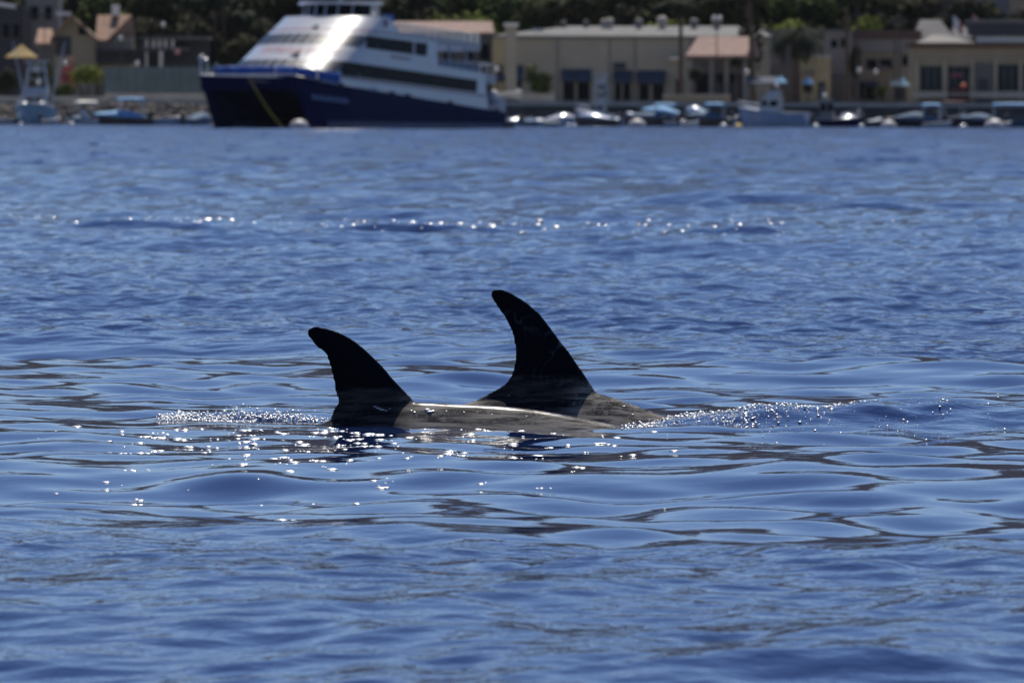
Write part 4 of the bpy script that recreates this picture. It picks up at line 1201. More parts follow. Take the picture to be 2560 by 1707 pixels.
# dinghy stored on the quay
t = thing('stored_dinghy', 'white dinghy stored on the quay behind the ferry stern', 'boat', (gx(1268, 784), 784, LAND_Z + .45), R(4))
add_hull(t, 2.9, 1.3, .55, 'white', deck='cream'); outboard(t, -2.6, .4, 'white')
MB().box(-1.2, 1.2, -.35, .35, -.45, -.12).build('trolley', M['dark'], t)
def lamp(px, py, label, Y=800, two=False):
    b_ = at(px, py, Y); t = thing('street_lamp', label, 'street lamp', (b_.x, Y, LAND_Z), 0, 'lamps along the promenade')
    h = b_.z - LAND_Z
    MB().tube((0, 0, 0), (0, 0, h - .2), .07, .05, 8).build('pole', M['pole'], t)
    for s in ((-.3, .3) if two else (0,)):
        if two: MB().tube((0, 0, h - .35), (s, 0, h - .3), .03, .03, 6).build('arm', M['pole'], t)
        MB().ball((s, 0, h), .24, .24, .25, 12, 8).build('globe', M['globe'], t, smooth=True)
for px, py, lab in ((343, 160, 'lamp with opal globe rising over the tinted fence'), (163, 158, 'globe lamp beside the crimson flowers'),
                    (302, 96, 'globe lamp before the dark balcony'), (1243, 174, 'globe lamp right beside the ferry stern'), (1868, 181, 'globe lamp by the right end of the pavilion'),
                    (2148, 176, 'globe lamp left of the middle building'), (2190, 180, 'globe lamp in front of the middle building'), (408, 62, 'globe lamp high before the dark trees left of the ferry')):
    lamp(px, py, lab, 800 if py > 100 else 838)
lamp(1792, 46, 'tall dark lamp standard in front of the pink roofed pavilion', 800, True)
def pole(px, y0, label, Y=806, r=.11):
    p = at(px, y0, Y); t = thing('utility_pole', label, 'pole', (p.x, Y, LAND_Z), 0, 'dark poles on the waterfront')
    MB().tube((0, 0, 0), (0, 0, p.z - LAND_Z), r, r * .7, 8).build('shaft', M['pole'], t); MB().box(-.7, .7, -.05, .05, p.z - LAND_Z - .8, p.z - LAND_Z - .65).build('crossarm', M['pole'], t)
pole(2144, 20, 'dark pole right of the square grey building'); pole(2238, 40, 'dark pole, left one of the pair before the middle building'); pole(2250, 30, 'dark pole, right one of the pair before the middle building')
for px, lab in ((75, 'thin mast behind the thatched umbrella'), (112, 'thin mast right of the thatched umbrella')): pole(px, 20, lab, 800, .06)
def flag(px, py, cols, label):
    Y = 846; p = at(px, py, Y); t = thing('flag', label, 'flag', (p.x, Y, LAND_Z), 0, None)
    h = p.z - LAND_Z
    MB().tube((-.1, 0, 0), (-.1, 0, h + .6), .06, .04, 8).build('flagpole', M['pole'], t)
    n = len(cols)
    for k, m_ in enumerate(cols):
        ro = []; ri = []
        for i in range(5):
            s = (k + i / 4) / n
            x = -.05 + 1.0 * s; y = .16 * math.sin(s * 7)
            ro.append([(x, y, h - .9 - 1.0 * s), (x, y, h + .3 - .85 * s)]); ri.append([(x, y + .02, h - .9 - 1.0 * s), (x, y + .02, h + .3 - .85 * s)])
        o = MB().shell(ro, ri).build('cloth', M[m_], t); mirror_fix(o.data)
flag(2384, 46, ('flagwhite', 'flagwhite', 'flagred'), 'white and red flag over the long right hand hall')
flag(2434, 44, ('flagpink', 'flagpink'), 'pink backlit flag right of the white and red flag')
# thatched umbrella
def parasol(px, py0, py1, py2, w, Y, m, label, cat='umbrella'):
    a = at(px, py0, Y); c = at(px, py1, Y); t = thing('parasol', label, cat, (a.x, Y, LAND_Z), 0, 'umbrellas on the waterfront')
    h = a.z - LAND_Z; h1 = c.z - LAND_Z; r = w / 2 * Y / FPX
    mb = MB(); n = 16
    ring = lambda rr, z: [(rr * math.cos(2*math.pi*i/n), rr * math.sin(2*math.pi*i/n), z) for i in range(n)]
    R0, R1, R2, R3 = ring(.03, h), ring(r * .55, h1 + (h - h1) * .42), ring(r, h1), ring(r * .93, h1 - .12)
    vs = R0 + R1 + R2 + R3; fs = [(j*n + i, (j+1)*n + i, (j+1)*n + (i+1) % n, j*n + (i+1) % n) for j in range(3) for i in range(n)] + [tuple(range(n)), tuple(range(3*n, 4*n))]
    o = mb.add(vs, fs).build('canopy', M[m], t); mirror_fix(o.data)
    MB().tube((0, 0, 0), (0, 0, h - .05), .07, .06, 8).build('pole', M['palmbark'], t)
parasol(54, 112, 143, 230, 82, 790, 'thatch', 'straw thatched umbrella above the sportfishing boat')
parasol(1952, 190, 206, 250, 34, 815, 'canvas', 'light blue umbrella left of the date palm trunk')
parasol(2020, 192, 208, 250, 34, 812, 'canvas', 'light blue umbrella right of the date palm trunk')
parasol(2238, 196, 212, 250, 22, 812, 'aqua', 'pale green umbrella, smaller one by the middle building')
parasol(2258, 193, 214, 250, 34, 815, 'aqua', 'pale green umbrella, larger one by the middle building')
t = thing('blue_awning', 'navy blue awning stretched left of the date palm', 'awning', (gx(1905, 822), 822, LAND_Z))
roof_plane(t, 'cloth', 'awning', [(1868, 208, -.8), (1944, 208, -.8), (1944, 192, 1.2), (1868, 192, 1.2)], .1)
for x in (1870, 1905, 1940): part(t, 'post', 'post', x, 208, x + 2.5, 250, -.7, .1, True)
t = thing('kayak_rack', 'dark rack of gear with orange float before the hall', 'rack', (gx(2395, 790), 790, LAND_Z))
for x in (2372, 2418): part(t, 'post', 'pole', x, 190, x + 3, 250, 0, .12, True)
for y in (222, 238): part(t, 'shelf', 'maroon', 2370, y, 2423, y + 12, -.2, .8)
p = at(2408, 215, 790); MB().ball((p.x - t.location.x, .1, p.z - LAND_Z), .32, .25, .25, 10, 6).build('float', M['orange'], t, smooth=True)

# ------------------------------------------------------------------ plants
def leaf_cloud(rs, lobes, n, size, m, name, parent, droop=0.0):
    vs = []; fs = []
    tot = sum(l[3] * l[4] * l[5] for l in lobes)
    for (cx, cy, cz, rx, ry, rz) in lobes:
        k = max(20, int(n * rx * ry * rz / tot))
        for _ in range(k):
            d = Vector((rs.gauss(0, 1), rs.gauss(0, 1), rs.gauss(0, 1))).normalized()
            f = rs.random() ** .45
            c = Vector((cx + d.x * rx * f, cy + d.y * ry * f, cz + d.z * rz * f))
            nrm = (d + Vector((rs.gauss(0, .6), rs.gauss(0, .6), rs.gauss(0, .6) + .4))).normalized()
            a = nrm.orthogonal().normalized(); a.rotate(Matrix.Rotation(rs.uniform(0, 6.3), 3, nrm)); b_ = nrm.cross(a)
            s = size * rs.uniform(.6, 1.35)
            k0 = len(vs)
            vs += [tuple(c + a * s), tuple(c + b_ * s * .55), tuple(c - a * s * .9), tuple(c - b_ * s * .5)]
            fs.append((k0, k0 + 1, k0 + 2, k0 + 3))
    mb = MB(); mb.v = vs; mb.f = fs
    return mb.build(name, m, parent)
def tree(label, seed, m='leaf', n=1500, size=.42, h=1.0, group=None, name='broadleaf_tree'):
    """unit about 10 m tall: tapered trunk, limbs, crown of leaf clumps"""
    rs = random.Random(seed)
    t = thing(name, label, 'tree', (0, 0, 0), 0, group)
    tips = []
    mb = MB()
    lean = rs.uniform(-.5, .5)
    mb.path([(0, 0, -.5), (lean * .3, 0, 1.6), (lean * .7, .1, 3.4), (lean, .1, 6.2)], [.34, .27, .21, .10], 8)
    for k in range(6):
        a = k * 1.05 + rs.uniform(-.3, .3); z = rs.uniform(2.4, 4.8)
        e = Vector((lean + math.cos(a) * rs.uniform(1.8, 3.0), math.sin(a) * rs.uniform(1.6, 2.6), z + rs.uniform(1.4, 3.4)))
        s = Vector((lean * z / 6, .1, z)); mid = s.lerp(e, .5) + Vector((0, 0, .3))
        mb.path([tuple(s), tuple(mid), tuple(e)], [.13, .09, .04], 6); tips.append(e)
    mb.build('trunk', M['bark'], t)
    lobes = []
    for e in tips: lobes.append((e.x, e.y, e.z + .2, rs.uniform(1.2, 1.9), rs.uniform(1.1, 1.7), rs.uniform(.8, 1.3)))
    for _ in range(4): lobes.append((lean + rs.uniform(-1.4, 1.4), rs.uniform(-1.2, 1.2), rs.uniform(6.2, 8.8), rs.uniform(1.2, 1.9), rs.uniform(1.1, 1.7), rs.uniform(.8, 1.3)))
    leaf_cloud(rs, lobes, n, size, M[m], 'crown', t)
    return t
def bush(label, px, py_top, w, m, seed, Y, group=None, n=700, size=.22, name='shrub', base=None):
    rs = random.Random(seed)
    a = at(px, py_top, Y); wm_ = w * Y / FPX; zb = LAND_Z if base is None else base
    t = thing(name, label, 'shrub', (a.x, Y, zb), 0, group)
    H = a.z - zb
    mb = MB()
    for k in range(4): mb.tube((0, 0, 0), (rs.uniform(-.3, .3) * wm_, rs.uniform(-.3, .3), H * .65), .07, .03, 6)
    mb.build('stem', M['bark'], t)
    lobes = [(rs.uniform(-.28, .28) * wm_, rs.uniform(-.4, .4), H * rs.uniform(.45, .78), wm_ * .28, wm_ * .24, H * .24) for _ in range(7)]
    leaf_cloud(rs, lobes, n, size, M[m], 'foliage', t)
    return t
def palm(px, py_c, label, Y, fl=2.6, nf=34, seed=1, tr=.22, lean=0.0, name='palm_tree', wpx=None):
    rs = random.Random(seed)
    c = at(px, py_c, Y); t = thing(name, label, 'palm', (c.x, Y, LAND_Z), 0, None)
    h = c.z - LAND_Z
    mb = MB(); N = 7
    mb.path([(lean * math.sin((1 - i / N) * 1.4), 0, -.3 + (h + .3) * i / N) for i in range(N + 1)], [tr * (1.25 - .35 * i / N) for i in range(N + 1)], 9)
    mb.build('trunk', M['palmbark'], t)
    vs = []; fs = []
    for k in range(nf):
        a = k * 2.399 + rs.uniform(-.2, .2); el = R(rs.uniform(-20, 62)) ; ln = fl * rs.uniform(.8, 1.12)
        d = Vector((math.cos(a), math.sin(a), 0)); sd = Vector((-d.y, d.x, 0))
        pts = []
        p = Vector((0, 0, h)); e = el
        for i in range(8):
            pts.append(p.copy()); p = p + (d * math.cos(e) + Vector((0, 0, math.sin(e)))) * (ln / 7); e -= R(15 + 5 * rs.random())
        for i in range(7):
            for q_ in range(2):
                f = i + q_ * .5; b0 = pts[i].lerp(pts[i+1], q_ * .5)
                wl = fl * .17 * math.sin(math.pi * min(1, (f + .9) / 8.2)) ** .7
                fw = (pts[i+1] - pts[i]).normalized()
                for s in (-1, 1):
                    tip = b0 + sd * s * wl + fw * wl * .7 - Vector((0, 0, wl * .55)); k0 = len(vs)
                    vs += [tuple(b0 - fw * .07), tuple(b0 + fw * .12), tuple(tip)]; fs.append((k0, k0 + 1, k0 + 2))
    mb = MB(); mb.v = vs; mb.f = fs; mb.build('fronds', M['frond'], t)
    return t
palm(1990, 92, 'big date palm with broad dark crown beside the ochre house', 812, 4.0, 46, 3, .42)
palm(1702, 8, 'tall slim palm in front of the beige shop building', 810, 2.0, 34, 5, .20)
palm(1842, 148, 'young palm under the right end of the pink roof', 815, 1.2, 30, 8, .14)
palm(1738, 178, 'young palm under the left end of the pink roof', 815, 1.3, 30, 9, .14)
palm(1666, 14, 'yellowish palm behind the shop roof ventilators', 905, 2.4, 40, 12, .22)
palm(1760, 10, 'palm behind the shop roof right of the tall slim palm', 912, 2.6, 40, 13, .22)
palm(560, -30, 'palm with pale trunk among the dark trees left of the ferry', 872, 2.4, 36, 14, .24)
palm(538, -12, 'slim palm against the dark trees left of the ferry', 866, 2.2, 36, 15, .18)
palm(610, 40, 'short palm in shade just left of the ferry roof', 868, 2.0, 36, 16, .2)
palm(1872, -25, 'tall dark palm with bare trunk right of the pavilion', 828, 2.2, 36, 18, .24, .5)
palm(2118, -20, 'tall palm with bare trunk left of the dark cypress', 826, 2.2, 36, 19, .2)
palm(476, -5, 'slim palm above the colonnade roof', 862, 2.2, 36, 20, .2)
bush('round olive tree before the shop awnings', 1346, 150, 74, 'leaf2', 21, 806, None, 900, .22, 'round_tree')
bush('bright green bush beside the tinted fence', 212, 158, 92, 'leafy', 22, 794, None, 900, .2)
bush('low green hedge behind the sportfishing boat', 150, 205, 90, 'leaf2', 23, 790, None, 700, .2)
bush('dark shrub at the left edge of the promenade', 8, 165, 70, 'leaf', 24, 796, None, 700, .22)
bush('crimson flowering bush under the gabled house', 168, 138, 52, 'bloom', 25, 806, None, 350, .16)
bush('green bush under the thatched umbrella', 105, 148, 60, 'leaf2', 26, 802, None, 500, .2)
bush('tall dark cypress before the square grey building', 2134, 112, 36, 'leaf', 27, 830, None, 900, .22, 'cypress')
bush('yellow green tree crowning behind the pink tiled roof', 1130, 18, 170, 'leafy', 28, 885, None, 1800, .36, 'round_tree')
bush('dry shrub by the middle building', 2205, 206, 40, 'leaf2', 29, 800, None, 400, .2)
bush('slender leaning dark tree right of the pavilion', 1880, -20, 60, 'leaf', 31, 846, None, 900, .3, 'slender_tree')
protos = [tree('x', 100 + i, m_, 3400, .27) for i, m_ in enumerate(('leaf', 'leaf', 'leaf2', 'leaf2', 'leafy'))]
used = [False] * 5
def put(px, py_top, Y, kind, label, group=None, wide=1.0):
    zb = hill_h(np.array([gx(px, Y)]), np.array([Y]))[0] if Y > 905 else LAND_Z
    top = gz(py_top, Y, px); s = max(.5, (top - zb) / 9.8)
    p = protos[kind]
    if not used[kind]: used[kind] = True; o = p
    else: o = dup(p, (0, 0, 0))
    o.location = (gx(px, Y), Y, zb - .2); o.rotation_euler = (0, 0, random.uniform(0, 6.3)); o.scale = (s * wide, s * wide, s)
    o['label'] = label
    if group: o['group'] = group
G1, G2, G3 = 'trees behind the left houses', 'trees behind the shop building', 'trees behind the right buildings'
for px, py, Y, k, lab in (
    (-90, -60, 905, 0, 'dark tree behind the dark house at the left edge'), (40, -60, 912, 1, 'dark tree over the white eave in the top left corner'),
    (165, -60, 905, 1, 'dark tree right of the tall grey house, top left'), (250, -30, 890, 2, 'dark green tree behind the chimney of the gabled house'),
    (335, -50, 900, 0, 'dark tree rising right of the gabled house roof'), (365, 36, 868, 0, 'low dark tree above the colonnade, its left end'),
    (410, -40, 885, 1, 'tall dark tree above the middle of the colonnade'), (470, 50, 866, 0, 'low dark tree at the right end of the colonnade'),
    (480, -70, 905, 1, 'tall dark tree between colonnade and slim palm'), (530, -50, 890, 0, 'dark tree behind the slim palm left of the ferry'),
    (585, 70, 866, 1, 'low dark tree just above the ferry bow'), (575, -60, 900, 0, 'dark tree behind the pale trunked palm'),
    (640, 40, 868, 0, 'dark tree left of the raked ferry front'), (650, -60, 890, 1, 'tall dark tree above the raked ferry front'),
    (725, -60, 900, 0, 'dark tree left of the ferry wheelhouse'), (800, -60, 895, 1, 'dark tree behind the ferry wheelhouse'),
    (880, -70, 905, 0, 'dark tree right of the ferry wheelhouse'), (940, -30, 888, 1, 'dark tree over the ferry emblem'), (1000, -50, 895, 0, 'dark tree over the ferry sun deck')):
    put(px, py, Y, k, lab, G1, 1.25)
for px, py, Y, k, lab in (
    (1050, -50, 900, 2, 'green tree left of the yellow green round tree'), (1110, -70, 930, 0, 'tall dark tree behind the yellow green round tree'), (1180, -40, 905, 2, 'green tree over the right end of the pink tiles'),
    (1245, -30, 890, 2, 'green tree directly behind the chimney tower'), (1300, -50, 905, 3, 'green tree right of the chimney tower'), (1335, 14, 884, 2, 'low green tree behind the skylight of the shop roof'),
    (1385, -50, 898, 3, 'green tree left of the dark roof vents'), (1440, -30, 885, 1, 'dark tree behind the dark roof vents'), (1490, -50, 900, 2, 'green tree left of the first round ventilator'),
    (1545, -60, 895, 0, 'dark tree behind the pair of round ventilators'), (1605, -60, 910, 2, 'green tree behind the middle ventilator'), (1665, -70, 930, 1, 'tall dark tree behind the yellowish palm'),
    (1725, -70, 932, 0, 'dark tree right of the tall slim palm'), (1790, -60, 905, 0, 'dark tree behind the tall lamp standard'), (1835, -40, 888, 1, 'dark tree over the right end of the pavilion roof'), (1875, -60, 905, 0, 'dark tree behind the slender leaning tree')):
    put(px, py, Y, k, lab, G2, 1.2)
for px, py, Y, k, lab in (
    (1925, -50, 895, 0, 'dark tree over the left end of the plain grey building'), (1975, -50, 902, 2, 'tall green tree behind the date palm crown'), (2030, -40, 890, 3, 'green tree right of the date palm crown'),
    (2085, -50, 900, 0, 'dark tree over the square building with small windows'), (2135, -60, 900, 3, 'green tree behind the tall dark cypress'), (2190, -30, 890, 0, 'dark tree over the brown roof band'),
    (2240, -50, 896, 1, 'dark tree behind the pair of dark poles'), (2425, -10, 925, 0, 'dark tree between brown villa and pinkish house'), (2585, 10, 915, 0, 'dark tree at the right edge over the roof house'),
    (2650, -30, 930, 1, 'dark tree outside the right edge'), (2340, -90, 975, 1, 'dark tree above the brown villa'), (2480, -90, 985, 0, 'dark tree above the pinkish house')):
    put(px, py, Y, k, lab, G3, 1.2)
put(1215, 10, 885, 4, 'lighter yellow green tree above the chimney tower'); put(1990, 20, 884, 4, 'sunlit yellow green crown above the date palm')
put(2165, 12, 886, 4, 'sunlit yellow green tree above the brown roof band'); put(2555, 20, 912, 4, 'bright green tree at the top right corner')
put(1660, 22, 893, 4, 'yellow green tree behind the shop roof ventilators'); put(1745, 22, 893, 4, 'yellow green tree behind the tall lamp standard')
# ------------------------------------------------------------------ dolphins
def dolphin_skin(name, zfin0, zfin1, tone, scars):
    m = bpy.data.materials.new(name); m.use_nodes = True
    nt = m.node_tree; b = nt.nodes['Principled BSDF']; L = nt.links.new
    tc = nt.nodes.new('ShaderNodeTexCoord')
    def noise(scale, st, detail=5, dist=0.0):
        mp = nt.nodes.new('ShaderNodeMapping'); mp.inputs['Scale'].default_value = st
        L(tc.outputs['Object'], mp.inputs['Vector'])
        n = nt.nodes.new('ShaderNodeTexNoise'); n.inputs['Scale'].default_value = scale; n.inputs['Detail'].default_value = detail
        n.inputs['Distortion'].default_value = dist
        L(mp.outputs[0], n.inputs['Vector']); return n
    def ramp(src, stops):
        r = nt.nodes.new('ShaderNodeValToRGB'); e = r.color_ramp.elements
        e[0].position, e[0].color = stops[0][0], list(stops[0][1]) + [1]
        e[1].position, e[1].color = stops[-1][0], list(stops[-1][1]) + [1]
        for p, c in stops[1:-1]:
            k = e.new(p); k.color = list(c) + [1]
        L(src, r.inputs['Fac']); return r
    def mix(a, c, fac, mode='MIX'):
        x = nt.nodes.new('ShaderNodeMix'); x.data_type = 'RGBA'; x.blend_type = mode
        if isinstance(fac, float): x.inputs[0].default_value = fac
        else: L(fac, x.inputs[0])
        L(a, x.inputs[6]); L(c, x.inputs[7]); return x.outputs[2]
    t = tone
    grey = ramp(noise(13.0, (.34, 2.2, 4.0), 6, 0.5).outputs['Fac'], [(0.40, (.010*t, .010*t, .012*t)), (0.50, (.055*t, .050*t, .046*t)), (0.60, (.165*t, .147*t, .124*t))])
    # rake marks: long pale scratches along and across the back
    w1 = ramp(noise(22.0, (.22, 2, 3.0), 3, 1.2).outputs['Fac'], [(0.475, (0, 0, 0)), (0.5, (1, 1, 1)), (0.525, (0, 0, 0))])
    w2 = ramp(noise(13.0, (2.4, 1, .5), 2, 0.8).outputs['Fac'], [(0.485, (0, 0, 0)), (0.5, (.6, .6, .6)), (0.515, (0, 0, 0))])
    pale = nt.nodes.new('ShaderNodeRGB'); pale.outputs[0].default_value = (.24, .22, .195, 1)
    c = mix(grey.outputs[0], pale.outputs[0], w1.outputs[0])
    c = mix(c, pale.outputs[0], w2.outputs[0])
    # the fin is almost black with a few faint curved scars
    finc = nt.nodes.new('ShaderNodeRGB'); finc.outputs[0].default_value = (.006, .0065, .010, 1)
    s1 = ramp(noise(9.0, (1.1, .2, .7), 1, 0.9).outputs['Fac'], [(0.47, (0, 0, 0)), (0.5, (1, 1, 1)), (0.53, (0, 0, 0))])
    scar = nt.nodes.new('ShaderNodeRGB'); scar.outputs[0].default_value = (.14, .165, .22, 1)
    zone = ramp(noise(3.0, (1, .2, 1), 1).outputs['Fac'], [(0.48, (0, 0, 0)), (0.60, (1, 1, 1))])
    sm = nt.nodes.new('ShaderNodeMath'); sm.operation = 'MULTIPLY'
    sm2 = nt.nodes.new('ShaderNodeMath'); sm2.operation = 'MULTIPLY'; sm2.inputs[1].default_value = scars
    L(s1.outputs[0], sm.inputs[0]); L(zone.outputs[0], sm.inputs[1])
    L(sm.outputs[0], sm2.inputs[0])
    fin = mix(finc.outputs[0], scar.outputs[0], sm2.outputs[0])
    sep = nt.nodes.new('ShaderNodeSeparateXYZ'); L(tc.outputs['Object'], sep.inputs[0])
    # fin colour ends raggedly; the shade it casts is painted round its foot
    def math_(op, a, c):
        q = nt.nodes.new('ShaderNodeMath'); q.operation = op
        for i, v in enumerate((a, c)):
            if isinstance(v, (int, float)): q.inputs[i].default_value = v
            else: L(v, q.inputs[i])
        return q.outputs[0]
    def span(v, lo, hi):
        q = nt.nodes.new('ShaderNodeMapRange'); q.interpolation_type = 'SMOOTHSTEP'
        q.inputs['From Min'].default_value = lo; q.inputs['From Max'].default_value = hi; L(v, q.inputs['Value']); return q.outputs[0]
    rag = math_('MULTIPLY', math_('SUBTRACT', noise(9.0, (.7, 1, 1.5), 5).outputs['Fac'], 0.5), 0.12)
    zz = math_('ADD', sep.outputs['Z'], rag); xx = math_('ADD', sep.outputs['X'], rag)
    fin_shade = math_('MULTIPLY', math_('MULTIPLY', span(xx, -0.26, -0.12), span(xx, 0.20, 0.07)), 0.85)
    fm = math_('MAXIMUM', span(zz, zfin0 - 0.02, zfin1 + 0.03), fin_shade)
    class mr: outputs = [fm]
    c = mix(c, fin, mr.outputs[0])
    L(c, b.inputs['Base Color'])
    b.inputs['Roughness'].default_value = 0.6
    b.inputs['Specular IOR Level'].default_value = 0.03
    wet = nt.nodes.new('ShaderNodeMath'); wet.operation = 'MULTIPLY'
    dry = nt.nodes.new('ShaderNodeMath'); dry.operation = 'SUBTRACT'; dry.inputs[0].default_value = 1.0
    L(mr.outputs[0], dry.inputs[1]); L(dry.outputs[0], wet.inputs[0])
    L(ramp(noise(13.0, (.8, 1, 1.6), 2).outputs['Fac'], [(0.40, (.12, .12, .12)), (0.62, (.75, .75, .75))]).outputs[0], wet.inputs[1])
    L(wet.outputs[0], b.inputs['Coat Weight'])
    b.inputs['Coat Roughness'].default_value = 0.20
    b.inputs['Coat IOR'].default_value = 1.38
    bp = nt.nodes.new('ShaderNodeBump'); bp.inputs['Strength'].default_value = 0.3; bp.inputs['Distance'].default_value = 0.004
    L(noise(40, (1, 1, 1), 4).outputs['Fac'], bp.inputs['Height']); L(bp.outputs[0], b.inputs['Normal'])
    return m

M['bubble_or_glint'] = pm('wet_bubble_or_glint', (0.30, 0.33, 0.38), 0.34, 0.05, 20.0, 0.5, 0.0)
M['bubble_or_glint'].node_tree.nodes['Principled BSDF'].inputs['IOR'].default_value = 6.0

def interp(x, pts):
    xs = [p[0] for p in pts]; zs = [p[1] for p in pts]
    return float(np.interp(x, xs, zs))

def smooth_interp(x, pts, r=0.06):
    return sum(interp(x + r * k / 4, pts) * w for k, w in zip(range(-4, 5), (1, 2, 3, 4, 5, 4, 3, 2, 1))) / 25.0

def make_dolphin(label, Y0, back_px, lead, trail, tone, yaw_shift, zf, scars, wet):
    """back_px: photo points of the back line; lead / trail: the two edges of the dorsal fin, base to tip"""
    P = lambda p: at(p[0], p[1], Y0)
    bk = sorted([(P(p).x, P(p).z) for p in back_px])
    L_ = [(P(p).x, P(p).z) for p in lead]; T_ = [(P(p).x, P(p).z) for p in trail]
    xf = 0.5 * (L_[0][0] + T_[0][0])
    # whole animal, 3 m long, facing +x: tail stock and flukes behind, blunt head in front, both under water
    x_tail, x_nose = xf - 1.55, xf + 1.45
    top = [(x_tail, -0.34), (x_tail + .35, -0.27), (x_tail + .8, -.13)] + bk + [(bk[-1][0] + .25, bk[-1][1] - .10), (x_nose - .12, -.30), (x_nose, -.42)]
    top = [p for i, p in enumerate(top) if i == 0 or p[0] > top[i-1][0] + 1e-3]
    rad = [(x_tail, .022), (x_tail + .2, .045), (x_tail + .55, .10), (x_tail + .95, .19), (xf - .1, .235), (xf + .35, .25), (xf + .75, .245), (xf + 1.1, .245), (x_nose - .12, .18), (x_nose - .03, .11), (x_nose, .04)]
    NS, NR = 110, 40
    ctr = Vector((xf, Y0, 0))
    v = []; f = []
    for i in range(NS + 1):
        x = x_tail + (x_nose - x_tail) * i / NS
        r = smooth_interp(x, rad, .05); zt = smooth_interp(x, top, .09)
        ry = r * (0.86 if x > x_tail + .6 else 0.55 + .31 * (x - x_tail) / .6)
        yc = Y0 + yaw_shift * (x - xf)
        for j in range(NR):
            a = 2 * math.pi * j / NR
            v.append((x - ctr.x, yc + ry * math.cos(a) * (1 - .60 * max(0, math.sin(a))) - ctr.y, zt - r + r * math.sin(a)))
    for i in range(NS):
        for j in range(NR):
            f.append((i*NR + j, i*NR + (j+1) % NR, (i+1)*NR + (j+1) % NR, (i+1)*NR + j))
    f.append(tuple(range(NR))); f.append(tuple(range(NS*NR + NR - 1, NS*NR - 1, -1)))
    body = MB().add(v, f)
    def lens_fin(rows):
        """rows: (front point, rear point, half thickness, thickness direction) -> closed lens-shaped blade"""
        n = 12
        vs = []; fs = []
        for (pf, pr, t, d) in rows:
            ring = []
            for k in range(n + 1):
                s = k / n
                th = max(t * (2.1 * math.sqrt(max(s, 0)) * (1 - s) ** 0.9 + .05), 0.0042)
                c = pf.lerp(pr, s)
                ring.append((c + d * th, c - d * th))
            vs += [a for a, b_ in ring] + [b_ for a, b_ in reversed(ring)]
        m = 2 * (n + 1)
        for i in range(len(rows) - 1):
            for j in range(m): fs.append((i*m + j, i*m + (j+1) % m, (i+1)*m + (j+1) % m, (i+1)*m + j))
        fs.append(tuple(range(m - 1, -1, -1))); fs.append(tuple(range((len(rows)-1)*m, len(rows)*m)))
        body.add(vs, fs)
    # dorsal fin from its two photographed edges
    zl = sorted([(z, x) for x, z in L_]); zt_ = sorted([(z, x) for x, z in T_])
    z0, z1 = zl[0][0], zl[-1][0]
    zb = min(z0, zt_[0][0])
    rows = []
    xl0, xt0 = zl[0][1], zt_[0][1]
    for z in [zb - .10, zb - .03] + list(np.linspace(zb + .004, z1 - .0008, 64)):
        xa = interp(z, zl) if z > z0 else xl0 + (z0 - z) * .75
        xb = interp(z, zt_) if z > zt_[0][0] else xt0 - (zt_[0][0] - z) * .5
        h = (z - zb) / (z1 - zb)
        t = 0.034 * (1 - .78 * max(h, 0)) + .02 * max(0, .18 - h)
        rows.append((Vector((xa - ctr.x, 0, z)), Vector((xb - ctr.x, 0, z)), t, Vector((0, 1, 0))))
    lens_fin(rows)
    # flippers and flukes, under water
    for sgn in (-1, 1):
        rr = []
        for k in range(9):
            s = k / 8
            base = Vector((.85 - .30 * s - .12 * s * s, sgn * (.16 + .42 * s), -.42 - .22 * s))
            ch = .19 * (1 - s) ** .6 + .02
            rr.append((base + Vector((ch * .5, 0, 0)), base - Vector((ch * .5, 0, 0)), .022 * (1 - .7 * s), Vector((0, 0, 1))))
        lens_fin(rr)
        rr = []
        for k in range(9):
            s = k / 8
            base = Vector((-1.50 - .20 * s - .05 * s * s, sgn * (.01 + .40 * s), -.365))
            ch = .24 * (1 - s) ** .7 + .02
            rr.append((base + Vector((ch * .5, 0, 0)), base - Vector((ch * .5, 0, 0)), .02 * (1 - .7 * s), Vector((0, 0, 1))))
        lens_fin(rr)
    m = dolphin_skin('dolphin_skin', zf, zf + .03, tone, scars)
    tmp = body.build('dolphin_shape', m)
    mirror_fix(tmp.data)
    md = tmp.modifiers.new('r', 'REMESH'); md.mode = 'VOXEL'; md.voxel_size = 0.0062; md.use_smooth_shade = True
    ms = tmp.modifiers.new('s', 'SMOOTH'); ms.factor = 0.5; ms.iterations = 7
    dg = bpy.context.evaluated_depsgraph_get()
    me = bpy.data.meshes.new_from_object(tmp.evaluated_get(dg))
    old = tmp.data
    bpy.data.objects.remove(tmp); bpy.data.meshes.remove(old)
    me.name = 'dolphin'
    me.materials.clear(); me.materials.append(m)
    me.polygons.foreach_set('use_smooth', [True] * len(me.polygons))
    o = bpy.data.objects.new('dolphin', me); COL.objects.link(o)
    o.location = ctr
    # beads and films of water on the wet skin
    bpy.context.view_layer.update()
    org = Vector((0, 0, CAM_H)); mb = MB()
    for (px, py, r) in wet:
        d = (at(px, py, Y0) - org).normalized()
        hit, loc, nrm, _i = o.ray_cast(org - ctr, d)
        if hit:
            rr = r * .62 / 740.0
            mb.ball(loc - d * (rr * -.3), rr * 1.3, rr * .8, rr * .4, 10, 6)
    if mb.v: tag(mb.build('water_beads', M['bubble_or_glint'], o, smooth=True), kind='stuff')
    return tag(o, label, 'dolphin', 'dolphins surfacing side by side')

